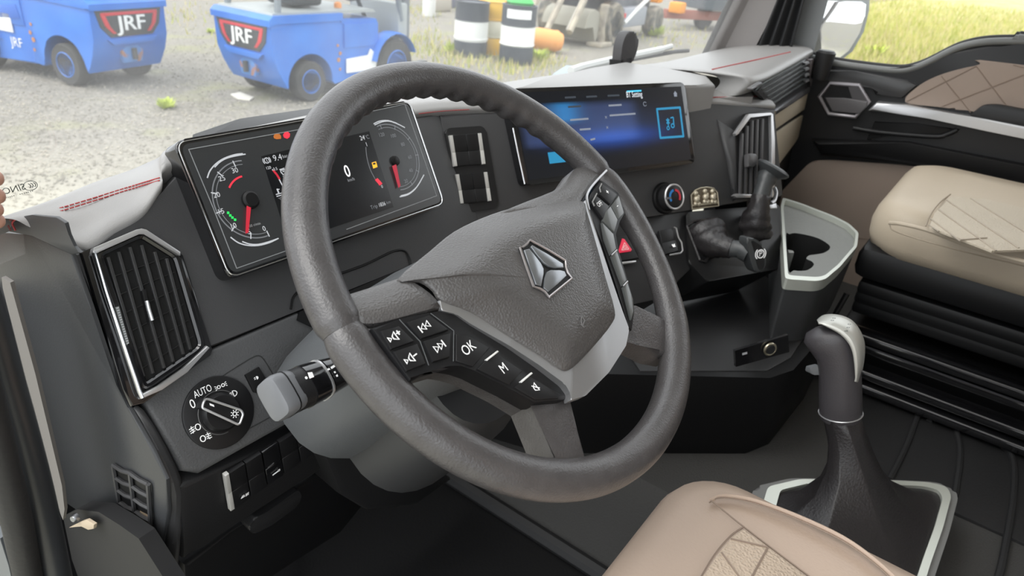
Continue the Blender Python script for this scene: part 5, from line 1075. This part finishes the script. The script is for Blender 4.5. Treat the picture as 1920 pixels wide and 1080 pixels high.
MP = Plane(MC, (1, .3, 0), mn); MP = Plane(MC, (Vector((1, .3, 0))-mn*mn.dot(Vector((1, .3, 0)))).normalized(), mn)
gl = [(1541, 6), (1546, 1), (1615, 3), (1624, 8), (1622, 30), (1612, 62), (1592, 95), (1570, 112), (1550, 118), (1520, 118), (1527, 88), (1537, 50)]
pxf('mirror_glass', MP, gl, mat('mirror_silver', (.86, .88, .88), .02, metal=1), mr, o=0, th=.004, bev=.001)
hs = [(1535, -8), (1634, -6), (1632, 20), (1622, 60), (1600, 98), (1574, 118), (1550, 126), (1510, 124), (1520, 88), (1530, 40)]
prism('mirror_housing', [MP.px(x, y, -.003) for x, y in hs], mn, .06, mat('mirror_grey', (.30, .32, .32), .45), mr, bev=.008, taper=-.25)
tube('mirror_arm', [MP.px(1555, -60, -.03), MP.px(1555, -60, -.03).lerp(Vector((1.66, .26, .40)), .5), Vector((1.66, .26, .40))], .018, M_dark, mr, n=10)
# ================================================================ fingers at the left edge of the picture
hp_ = bpy.data.meshes.new('person_hand'); hv = []; he = []; hr = []
def hadd(p, r, par=None):
    hv.append(tuple(p)); hr.append(r)
    if par is not None: he.append((par, len(hv)-1))
    return len(hv)-1
HX = -.335
hq = lambda x, y: atx(x, y, HX)
w0 = hadd(hq(-230, 470), .03); w1 = hadd(hq(-150, 420), .03, w0); w2 = hadd(hq(-95, 385), .026, w1)
for k, (kx, ky, mx, my, tx, ty) in enumerate(((-80, 335, -35, 325, 1, 335), (-72, 362, -30, 358, 4, 368), (-72, 388, -32, 388, 0, 392), (-78, 412, -38, 408, 2, 414))):
    a = hadd(hq(kx, ky), .0095, w2); b = hadd(hq(mx, my)+Vector((-.012, -.006, .0)), .0085, a); hadd(hq(tx, ty), .0078, b)
t0 = hadd(hq(-115, 440)+Vector((0, -.012, 0)), .011, w1); t1 = hadd(hq(-80, 460)+Vector((0, -.016, 0)), .0095, t0); hadd(hq(-50, 455)+Vector((0, -.014, 0)), .0085, t1)
hp_.from_pydata(hv, he, []); ho = lnk('person_hand', hp_, M_skin, smooth=False)
sk_ = ho.modifiers.new('skin', 'SKIN'); hp_.skin_vertices.new() if not hp_.skin_vertices else None
for i, r in enumerate(hr): hp_.skin_vertices[0].data[i].radius = (r, r)
hp_.skin_vertices[0].data[0].use_root = True; sk_.use_smooth_shade = True
s2 = ho.modifiers.new('smooth', 'SUBSURF'); s2.levels = s2.render_levels = 2
tag(ho, 'bare fingers of a person gripping the edge beside the windscreen at far left', 'hand')
# ================================================================ the yard outside
def gmat():
    m = bpy.data.materials.new('gravel_yard'); m.use_nodes = True; nt = m.node_tree; b = nt.nodes['Principled BSDF']; N = nt.nodes.new; L = nt.links.new
    tc = N('ShaderNodeTexCoord'); v = N('ShaderNodeTexVoronoi'); v.inputs['Scale'].default_value = 42; L(tc.outputs['Object'], v.inputs['Vector'])
    r = N('ShaderNodeValToRGB'); r.color_ramp.elements[0].color = (.12, .112, .095, 1); r.color_ramp.elements[1].color = (.33, .31, .265, 1); L(v.outputs['Color'], r.inputs[0])
    n2 = N('ShaderNodeTexNoise'); n2.inputs['Scale'].default_value = .55; n2.inputs['Detail'].default_value = 5; L(tc.outputs['Object'], n2.inputs['Vector'])
    sx = N('ShaderNodeSeparateXYZ'); L(tc.outputs['Object'], sx.inputs[0])
    ln = N('ShaderNodeVectorMath'); ln.operation = 'LENGTH'; L(tc.outputs['Object'], ln.inputs[0])
    ad = N('ShaderNodeMath'); ad.operation = 'MULTIPLY_ADD'; L(n2.outputs['Fac'], ad.inputs[0]); ad.inputs[1].default_value = 3.0; L(ln.outputs['Value'], ad.inputs[2])
    mr = N('ShaderNodeMapRange'); mr.inputs[1].default_value = 6.8; mr.inputs[2].default_value = 9.0; mr.inputs[3].default_value = .93; mr.inputs[4].default_value = 0; L(ad.outputs[0], mr.inputs[0])
    mx = N('ShaderNodeMixRGB'); L(mr.outputs[0], mx.inputs[0]); L(r.outputs[0], mx.inputs[1]); mx.inputs[2].default_value = (.40, .38, .31, 1)
    n3 = N('ShaderNodeTexNoise'); n3.inputs['Scale'].default_value = 1.3; n3.inputs['Detail'].default_value = 7; L(tc.outputs['Object'], n3.inputs['Vector'])
    m3 = N('ShaderNodeMapRange'); m3.inputs[1].default_value = .56; m3.inputs[2].default_value = .72; m3.inputs[3].default_value = 0; m3.inputs[4].default_value = .45; L(n3.outputs['Fac'], m3.inputs[0])
    mg = N('ShaderNodeMixRGB'); L(m3.outputs[0], mg.inputs[0]); L(mx.outputs[0], mg.inputs[1]); mg.inputs[2].default_value = (.28, .29, .12, 1); L(mg.outputs[0], b.inputs['Base Color'])
    b.inputs['Roughness'].default_value = .95; bp = N('ShaderNodeBump'); bp.inputs['Strength'].default_value = .5; bp.inputs['Distance'].default_value = .02; L(v.outputs['Distance'], bp.inputs['Height']); L(bp.outputs[0], b.inputs['Normal'])
    return m
gd = raw('ground', [(-60, -60, GZ), (140, -60, GZ), (140, 120, GZ), (-60, 120, GZ)], [(0, 1, 2, 3)], gmat(), smooth=False); struct(gd, 'grey gravel yard')
g = lambda x, y, z=GZ: atz(x, y, z)
# loose stones, grass
def scatter(name, label, cat, pts, mk, m, **k):
    vs, fs = [], []
    for p in pts: mk(p, vs, fs)
    o = raw(name, vs, fs, m, smooth=False); return tag(o, label, cat, kind='stuff')
def stone(p, vs, fs):
    b = len(vs); s = random.uniform(.006, .018)
    for d in ((1, 0, 0), (0, 1, 0), (-1, 0, 0), (0, -1, 0), (0, 0, .8), (0, 0, -.5)): vs.append((p[0]+d[0]*s*random.uniform(.6, 1.3), p[1]+d[1]*s*random.uniform(.6, 1.3), p[2]+d[2]*s))
    for i in range(4): fs.append((b+i, b+(i+1) % 4, b+4)); fs.append((b+(i+1) % 4, b+i, b+5))
def rp(x0, x1, y0, y1, z=GZ): return (random.uniform(x0, x1), random.uniform(y0, y1), z)
pts = []
for _ in range(6000):
    x = random.uniform(0, 760); y = random.uniform(0, 390)
    q = g(x, y); pts.append((q.x, q.y, GZ+.006))
scatter('gravel_stones', 'loose grey gravel stones strewn over the yard', 'gravel', pts, stone, mat('gravel_stone', (.40, .375, .31), .95, var=((.25, .235, .195), 3, .45, .55)))
def blade(hmin, hmax):
    def f(p, vs, fs):
        b = len(vs); h = random.uniform(hmin, hmax); a = random.uniform(0, math.tau); w = h*.07+.006; ln = random.uniform(0, .5)*h; t = random.uniform(0, math.tau)
        vs.extend([(p[0]-w*math.cos(a), p[1]-w*math.sin(a), p[2]), (p[0]+w*math.cos(a), p[1]+w*math.sin(a), p[2]), (p[0]+ln*math.cos(t), p[1]+ln*math.sin(t), p[2]+h)]); fs.append((b, b+1, b+2))
    return f
field = raw('ground_meadow', [(19, -40, GZ+.01), (140, -40, GZ+.01), (140, 13, GZ+.01), (30, 9, GZ+.01), (22, 5.4, GZ+.01), (19.5, 4.2, GZ+.01)], [(0, 1, 2, 3, 4, 5)], mat('meadow_green', (.30, .31, .10), .95, var=((.52, .47, .22), .5, .38, .62))); struct(field, 'yellow green meadow beyond the yard')
GC = [((.36, .39, .10), 'green'), ((.52, .49, .18), 'yellow green'), ((.54, .47, .26), 'straw')]
def grasses(name, label, cat, sets, hm):
    vs, fs, ids = [], [], []; mk = blade(*hm)
    for i, pts in enumerate(sets):
        a = len(fs)
        for p in pts: mk(p, vs, fs)
        ids += [i]*(len(fs)-a)
    me = bpy.data.meshes.new(name); me.from_pydata(vs, [], fs)
    for i, (cg, nm) in enumerate(GC): me.materials.append(mat('grass_%d' % i, cg, .9))
    me.polygons.foreach_set('material_index', ids); return tag(lnk(name, me, None, smooth=False), label, cat, kind='stuff')
sets = []
for i in range(3):
    pts = []
    while len(pts) < 11000:
        q = g(random.uniform(1500, 2150), random.uniform(-10, 140))
        if q.x > 16 and q.x < 75: pts.append((q.x, q.y, GZ))
    sets.append(pts)
grasses('meadow_grass', 'yellow green meadow grass outside the passenger window', 'grass', sets, (.12, .4))
sets = []
for i in range(3):
    pts = []
    for cx, cy, r, n in ((780, 85, 70, 400), (860, 108, 60, 350), (960, 122, 60, 300), (1020, 112, 40, 200), (780, 20, 90, 300), (345, 30, 60, 90), (440, 80, 40, 60), (1260, 70, 90, 200), (720, 20, 60, 120)):
        for _ in range(n//3):
            q = g(random.gauss(cx, r*.5), min(170, max(-5, random.gauss(cy, 14)))); pts.append((q.x, q.y, GZ))
    sets.append(pts)
grasses('yard_weeds', 'sparse green and straw weeds growing round the drums', 'weeds', sets, (.05, .18))
def tuft(x, y, s, label):
    q = g(x, y); vs, fs = [], []
    for k in range(60):
        a = random.uniform(0, math.tau); r = random.uniform(0, s*.6); b = len(vs); h = random.uniform(.3, 1)*s*.8; w = s*.14; t = random.uniform(0, math.tau); L = r+random.uniform(.1, .5)*s
        vs.extend([(r*math.cos(a)-w*math.sin(a), r*math.sin(a)+w*math.cos(a), h*.4), (r*math.cos(a)+w*math.sin(a), r*math.sin(a)-w*math.cos(a), h*.4), (L*math.cos(a), L*math.sin(a), h), (0, 0, 0)]); fs.extend([(b, b+1, b+2), (b, b+1, b+3)])
    o = raw('weed_tuft', vs, fs, mat('weed_lime', (.42, .50, .08), .8), smooth=False); o.location = q; return tag(o, label, 'weed', 'lime green weed tufts')
tuft(312, 203, .16, 'lime green weed tuft on bare gravel between forklift and cluster'); tuft(1006, 112, .3, 'lime green weed tuft at the foot of the right drum'); tuft(850, 100, .3, 'lime green weed tuft at the foot of the left drum'); tuft(1225, 68, .45, 'lime green weed tuft beside the backhoe wheels'); tuft(395, 62, .12, 'small lime green weed tuft on gravel between the two forklifts'); tuft(1632, 110, .5, 'lime green weed tuft outside the passenger window')
sc = prism('scrap_sheet', [g(x, y, GZ+.02) for x, y in ((432, 176), (450, 172), (476, 182), (468, 187), (445, 184))], z3, .015, mat('scrap_white', (.62, .60, .53), .8), bev=.003); tag(sc, 'torn off-white scrap sheet on gravel beside the right forklift', 'scrap')
# ---- forklifts
M_blue = mat('forklift_blue', (.022, .15, .56), .42, var=((.035, .20, .66), 2.5, .35, .7), coat=.1)
M_deck = mat('forklift_grey', (.33, .36, .36), .55); M_fdark = mat('forklift_dark', (.05, .055, .06), .5); M_tyre = mat('tyre_rubber', (.045, .046, .047), .85, bump=(14, .5, .02)); M_fw = mat('decal_white', (.85, .87, .85), .5); M_fred = mat('lamp_red', (.60, .04, .05), .35)
def YZ(name, prof, y0, y1, m, par, bev=.02):
    return prism(name, [Vector((x, y1, z)) for x, z in prof], (0, 1, 0), y1-y0, m, par, bev=bev, local=True)
def wheel(par, x, y, r, w, side, hubm):
    t = lathe('tyre', [(r*.58, -w/2), (r*.92, -w/2), (r, -w*.36), (r, w*.36), (r*.92, w/2), (r*.58, w/2)], (x, y, r), (0, side, 0), M_tyre, par, n=32, local=True)
    rm = lathe('wheel_rim', [(r*.27, w*.2), (r*.30, w*.40), (r*.50, w*.42), (r*.57, w*.53), (r*.60, w*.50)], (x, y, r), (0, side, 0), hubm, par, n=24, local=True)
    lathe('wheel_disc', [(0, w*.08), (r*.58, w*.08)], (x, y, r), (0, side, 0), M_fdark, par, n=24, local=True)
    lathe('hub_cap', [(0, w*.42), (r*.16, w*.42), (r*.2, w*.25)], (x, y, r), (0, side, 0), mat('hub_steel', (.4, .38, .33), .5, metal=.5), par, n=12, local=True)
def forklift(label, loc, rz, rich):
    f = thing('forklift', label, 'forklift', loc, rz)
    ar = [(.36*math.cos(math.radians(a)), .25+.34*math.sin(math.radians(a))) for a in range(-5, 186, 10)]
    prof = [(-.42, .28), (-.50, .42), (-.56, .60), (-.57, .92), (-.50, 1.0), (.50, 1.0), (.54, .90), (.54, .20), (.40, .18)] + ar + [(-.37, .20)]
    YZ('counterweight', prof, -.53, .53, M_blue, f, .03)
    YZ('lip', [(-.60, .93), (-.60, 1.0), (-.54, 1.05), (.55, 1.05), (.55, .96), (-.5, .96)], -.55, .55, M_blue, f, .015)
    YZ('deck', [(-.52, 1.04), (-.50, 1.075), (1.15, 1.075), (1.2, 1.04)], -.50, .50, M_deck, f, .015)
    YZ('chassis', [(.545, .18), (.545, .98), (1.18, .96), (1.22, .90), (1.22, .52), (1.75, .50), (1.75, .2), (1.4, .16)], -.52, .52, M_blue, f, .02)
    box('step_floor', (1.5, 0, .53), (.55, .95, .04), M_deck, f, local=True); box('cowl', (1.78, 0, .78), (.2, .95, .7), M_deck, f, bev=.03, local=True)
    # rear dark lamp panel
    def rear(q, x=-.585, th=.012, nm='lamp_panel', m=M_fdark, bev=.004): return prism(nm, [Vector((x, y, z)) for y, z in q], (-1, 0, 0), th, m, f, bev=bev, local=True)
    rear([(.47, .93), (-.47, .93), (-.42, .74), (-.30, .62), (.30, .62), (.42, .74)], x=-.578)
    for s in (1, -1): rear([(s*.40, .87), (s*.35, .89), (s*.30, .74), (s*.22, .66), (s*.27, .66), (s*.36, .75)], x=-.586, nm='tail_lamp', m=M_fred)
    rear([(.40, .865), (.40, .90), (-.40, .90), (-.40, .865)], x=-.586, nm='lamp_bar', m=M_fred)
    text('rear_lettering', 'JRF', (-.588, 0, .765), (0, -1, 0), (0, 0, 1), (-1, 0, 0), .24, M_fw, f, sx=1.25, local=True); text('rear_lettering', 'JRF', (-.5885, -.015, .762), (0, -1, 0), (0, 0, 1), (-1, 0, 0), .24, M_fw, f, sx=1.25, local=True)
    rear([(.36, .60), (-.36, .60), (-.28, .53), (.28, .53)], x=-.585, nm='bumper_lip', m=M_blue, th=.03)
    rear([(.13, .30), (-.13, .30), (-.16, .44), (-.08, .50), (.08, .50), (.16, .44)], x=-.53, nm='tow_pocket', m=mat('worn_blue', (.06, .22, .55), .6, var=((.35, .16, .09), 9, .55, .66)), th=.06)
    cylp = cyl('tow_pin', (-.565, 0, .34), (-.565, 0, .47), .03, M_fdark, f, n=12, local=True)
    for s in (1, -1):
        wheel(f, 0, s*.44, .25, .19, s, M_blue); wheel(f, 1.5, s*.50, .34, .24, s, M_blue)
        tube('fender', [Vector((1.5+.42*math.cos(math.radians(a)), s*.50, .34+.42*math.sin(math.radians(a)))) for a in range(20, 171, 15)], [(.02, .13)]*11, M_blue, f, n=8, local=True, ref=Vector((0, 0, 1)))
        text('side_lettering', 'JRF', (.80, s*.531, .40), (-s, 0, 0), (0, 0, 1), (0, s, 0), .16, M_fw, f, local=True)
        tube('guard_post', [Vector((-.40, s*.46, 1.05)), Vector((-.36, s*.46, 1.6)), Vector((-.25, s*.46, 2.1))], .04, M_fdark if not rich else mat('post_grey', (.20, .23, .25), .5), f, n=8, local=True)
        tube('guard_post', [Vector((1.75, s*.46, .9)), Vector((1.6, s*.46, 1.6)), Vector((1.35, s*.46, 2.1))], .04, mat('post_grey', (.20, .23, .25), .5), f, n=8, local=True)
        box('mast_rail', (1.98, s*.32, 1.2), (.12, .09, 2.1), mat('mast_grey', (.16, .18, .20), .5), f, local=True)
        box('fork', (2.6, s*.25, .10), (1.1, .10, .045), M_fdark, f, local=True)
        YZ('side_panel', [(.58, .62), (.58, .92), (1.14, .91), (1.14, .62)], *((.515, .535) if s > 0 else (-.535, -.515)), M_blue, f, .006)
    box('guard_roof', (.55, 0, 2.12), (1.75, 1.0, .06), M_fdark, f, local=True)
    box('mast_beam', (1.98, 0, 1.9), (.1, .7, .1), MATS['mast_grey'], f, local=True)
    box('seat_squab', (.25, 0, 1.18), (.5, .5, .16), M_fdark, f, bev=.05, local=True); box('seat_back', (0, 0, 1.48), (.14, .48, .55), M_fdark, f, bev=.05, local=True)
    tube('wheel_ring', [Vector((1.30+.10*math.cos(i*math.tau/16), .18*math.sin(i*math.tau/16), 1.25+.12*math.cos(i*math.tau/16))) for i in range(16)], .015, M_fdark, f, n=6, closed=True, local=True)
    tube('steer_post', [Vector((1.30, 0, 1.24)), Vector((1.5, 0, .9)), Vector((1.6, 0, .6))], .03, M_fdark, f, n=8, local=True)
    return f
fk1 = forklift('blue forklift at the left with pale plate on its side', (3.745, 9.17, GZ), math.radians(104), False)
prism('side_plate', [Vector((x, .545, z)) for x, z in ((.80, .52), (1.25, .52), (1.25, .74), (.80, .74))], (0, 1, 0), .01, M_fw, fk1, bev=.004, local=True)
prism('side_scoop', [Vector((x, .545, z)) for x, z in ((.62, .70), (1.10, .66), (1.0, .82), (.65, .86))], (0, 1, 0), .012, mat('forklift_blue_deep', (.018, .12, .50), .4), fk1, bev=.006, local=True)
fk2 = forklift('blue forklift behind the steering wheel with white arrow decal and grey overhead guard', (5.16, 7.42, GZ), math.radians(3), True)
prism('arrow_decal', [Vector((x, -.545, z)) for x, z in ((.60, .30), (.60, .48), (1.0, .50), (1.05, .58), (1.3, .40), (1.05, .22), (1.0, .30))], (0, -1, 0), .01, M_fw, fk2, local=True)
strokes_ = [((.47, .48), .03), ((.50, .56), .025), ((.46, .66), .02), ((.49, .36), .02)]
for (x, z), r in strokes_: lathe('rust_spot', [(0, .004), (r, .003), (r, 0)], (x, -.535, z), (0, -1, 0), mat('rust_orange', (.45, .20, .08), .8), fk2, n=8, local=True); lathe('rust_spot', [(0, .004), (r, .003), (r, 0)], (x, .535, z), (0, 1, 0), MATS['rust_orange'], fk1, n=8, local=True)
lathe('beacon', [(.05, 0), (.05, .05), (.03, .07), (0, .075)], (.75, -.25, 1.075), (0, 0, 1), mat('beacon_orange', (.75, .30, .10), .4), fk2, n=12, local=True)
# ---- drums
def drum(x, y, r, h, bands, label, rec=None):
    p = g(x, y); d = thing('oil_drum', label, 'drum', p, group='painted drums')
    for z0, z1, m in bands:
        prof = [(r*.97, z0), (r, z0+.012), (r, z1-.012), (r*.97, z1)]
        lathe('drum_band', ([(0, z0)] if z0 == 0 else [])+prof+([(r*.9, z1), (r*.9, z1-.02), (0, z1-.02)] if z1 >= h-.001 else []), (0, 0, 0), (0, 0, 1), m, d, n=40, local=True)
    for z in (h*.34, h*.67, .01, h-.01): tube('drum_hoop', [Vector((math.cos(a)*r, math.sin(a)*r, z)) for a in [i*math.tau/40 for i in range(40)]], .012, [m for z0, z1, m in bands if z0 <= z <= z1][0], d, n=6, closed=True, local=True)
    return d
DB = mat('drum_blue_black', (.045, .055, .07), .5); DW = mat('drum_white', (.78, .80, .78), .5); DY = mat('drum_yellow', (.72, .42, .03), .5); DC_ = mat('drum_cream', (.62, .60, .48), .5)
drum(881, 104, .315, .97, [(0, .28, DB), (.28, .64, DW), (.64, .97, DB)], 'black drum with one white band, left of the yellow drum')
drum(921, 99, .30, .97, [(0, .31, DY), (.31, .62, DC_), (.62, .97, DY)], 'yellow drum with cream band between the two black drums')
d3 = drum(966, 118, .315, 1.02, [(0, .32, DB), (.32, .66, DW), (.66, 1.02, DB)], 'black drum with white band and white label, right of the yellow drum')
vd = (EYE-d3.location); a0 = math.atan2(vd.y, vd.x)
raw('drum_label', [Vector((math.cos(a0+a)*.319, math.sin(a0+a)*.319, z)) for z in (.80, .95) for a in [-.75+i*1.5/8 for i in range(9)]], [(i, i+1, i+10, i+9) for i in range(8)], M_fw, d3, local=True)
tp_ = tag(loft('tarp_bundle', [[d3.location+Vector((math.cos(i*math.tau/12)*r*(1+.15*math.sin(i*2.3)), math.sin(i*math.tau/12)*r, z)) for i in range(12)] for r, z in ((.22, 1.0), (.26, 1.06), (.18, 1.15), (.05, 1.18))], mat('tarp_green', (.06, .42, .10), .7)), 'crumpled green tarp bundle on top of the right drum', 'tarp')
pc = g(1022, 98); ob_ = thing('orange_barrel', 'faded orange barrel lying on its side right of the drums', 'barrel', pc)
lathe('barrel_shell', [(0, -.32), (.17, -.32), (.21, -.2), (.21, .2), (.17, .32), (.14, .32), (.12, .28), (0, .28)], pc+Vector((0, 0, .25)), (.75, -.55, -.1), mat('barrel_orange', (.78, .36, .12), .6), ob_, n=28)
lathe('barrel_hoop', [(.212, .17), (.22, .2), (.212, .23)], pc+Vector((0, 0, .25)), (.75, -.55, -.1), MATS['barrel_orange'], ob_, n=28)
wc = g(804, 30); wcan = lathe('white_canister', [(0, 0), (.16, 0), (.17, .03), (.17, .5), (.08, .6), (.08, .66), (0, .66)], wc, (0, 0, 1), DW, n=20); tag(wcan, 'white plastic canister far behind the drums', 'canister')
bx_ = box('blue_crate', g(835, 12)+Vector((0, 0, .3)), (.9, .7, .6), mat('crate_dark', (.16, .17, .22), .7), bev=.02); tag(bx_, 'dark blue crate far behind the left drum', 'crate')
rk_ = box('rubble_block', g(820, 20)+Vector((0, 0, .18)), (.7, .5, .36), mat('rubble_beige', (.45, .42, .36), .9), bev=.06); tag(rk_, 'beige rubble block far behind the left drum', 'rubble')
# ---- backhoe loader
a1 = g(1143, 84); a2 = g(1250, 64); hd2 = (a2-a1); hd2.z = 0; rz = math.atan2(hd2.y, hd2.x)
bk = thing('backhoe_loader', 'dusty orange backhoe loader with beige boom arms and big dirty tyres', 'backhoe loader', a1+Vector((-math.sin(rz), math.cos(rz), 0))*.85, rz)
WBL = 3.0
M_mud = mat('dirty_tyre', (.26, .235, .19), .95, var=((.10, .10, .09), 6, .4, .6)); M_orange = mat('machine_orange', (.80, .30, .02), .5); M_mdk = mat('machine_dark', (.075, .085, .10), .6, var=((.16, .16, .17), 3, .4, .7)); M_dust = mat('dusty_steel', (.42, .38, .30), .8, var=((.24, .22, .19), 4, .4, .65))
def bigwheel(x, y, r, w, s):
    lathe('tyre', [(r*.58, -w/2), (r*.9, -w/2), (r, -w*.3), (r, w*.3), (r*.9, w/2), (r*.58, w/2)], (x, y, r), (0, s, 0), M_mud, bk, n=36, local=True)
    lathe('wheel_rim', [(0, w*.3), (r*.2, w*.3), (r*.24, w*.2), (r*.5, w*.25), (r*.6, w*.5)], (x, y, r), (0, s, 0), mat('rim_dark', (.10, .11, .12), .6), bk, n=24, local=True)
    for k in range(6): lathe('wheel_nut', [(0, w*.42), (r*.07, w*.42), (r*.08, w*.2)], (x+math.cos(k*math.tau/6)*r*.33, y, r+math.sin(k*math.tau/6)*r*.33), (0, s, 0), M_dust, bk, n=8, local=True)
for s in (-1, 1): bigwheel(0, s*.75, .47, .4, s); bigwheel(WBL, s*.72, .38, .34, s)
box('chassis', (1.5, 0, .70), (3.0, 1.15, .5), M_mdk, bk, bev=.05, local=True); box('side_tank', (1.45, -.68, .55), (1.5, .28, .45), mat('tank_grey', (.30, .32, .36), .5), bk, bev=.04, local=True)
tube('side_stripe', [Vector((.75, -.83, .45)), Vector((1.4, -.83, .72)), Vector((2.2, -.83, 1.0))], .05, DW, bk, n=6, local=True)
box('hood', (2.3, 0, 1.25), (1.8, .9, .6), M_orange, bk, bev=.1, local=True); box('fender', (.1, 0, 1.12), (1.1, 1.7, .2), M_orange, bk, bev=.08, local=True); box('cab_frame', (.7, 0, 1.9), (1.3, 1.3, 1.3), M_mdk, bk, bev=.08, local=True)
box('tail_lamp', (.7, -.83, .62), (.12, .03, .1), M_fred, bk, local=True); box('front_lamp', (3.15, -.55, 1.0), (.35, .5, .35), M_orange, bk, bev=.05, local=True)
for y, dx in ((-.62, 0), (-.2, -.25), (.25, -.5)): tube('boom_arm', [Vector((-1.75+dx, y, .35)), Vector((-1.2+dx, y, 1.0)), Vector((-.6+dx*.5, y*.6, 1.75))], [(.10, .07)]*3, M_dust, bk, n=8, local=True)
tube('hydraulic_ram', [Vector((-1.5, -.45, .35)), Vector((-1.0, -.45, .9)), Vector((-.5, -.4, 1.4))], .05, mat('ram_pale', (.55, .53, .47), .5), bk, n=8, local=True)
loft('bucket', [[Vector((-.85+.42*math.cos(math.radians(a))*k, y, .42+.38*math.sin(math.radians(a))*k)) for a in range(-60, 210, 30) for k in (1,)]+[Vector((-.85, y, .42))] for y in (-.75, -.2, .35)], mat('bucket_dust', (.33, .32, .27), .85), bk, local=True)
box('stabiliser_leg', (-.45, -.8, .45), (.18, .16, .9), M_dust, bk, bev=.02, local=True); box('stabiliser_foot', (-.5, -.8, .05), (.6, .4, .1), M_dust, bk, bev=.02, local=True)
# ---- trailer far right
t0_ = g(1345, 62); tl = thing('rusty_trailer', 'dark trailer with red brown beam far behind the right pillar', 'trailer', t0_)
box('trailer_box', t0_+Vector((1.5, .3, 1.15)), (3.4, 1.6, 1.1), mat('trailer_dark', (.10, .12, .14), .7), tl, rz=-.5, bev=.04); box('trailer_beam', t0_+Vector((.7, .3, .42)), (4.2, .2, .26), mat('trailer_rust', (.30, .11, .08), .8), tl, rz=-.5, bev=.02); box('trailer_lamp', t0_+Vector((-1.0, 1.0, .62)), (.4, .4, .3), M_orange, tl, bev=.05)
for s in (-.7, .9): lathe('trailer_wheel', [(0, -.1), (.3, -.1), (.34, -.05), (.34, .05), (.3, .1), (0, .1)], t0_+Vector((1+s, .3-.5*s, .34)), (.48, .88, 0), M_tyre, tl, n=20)
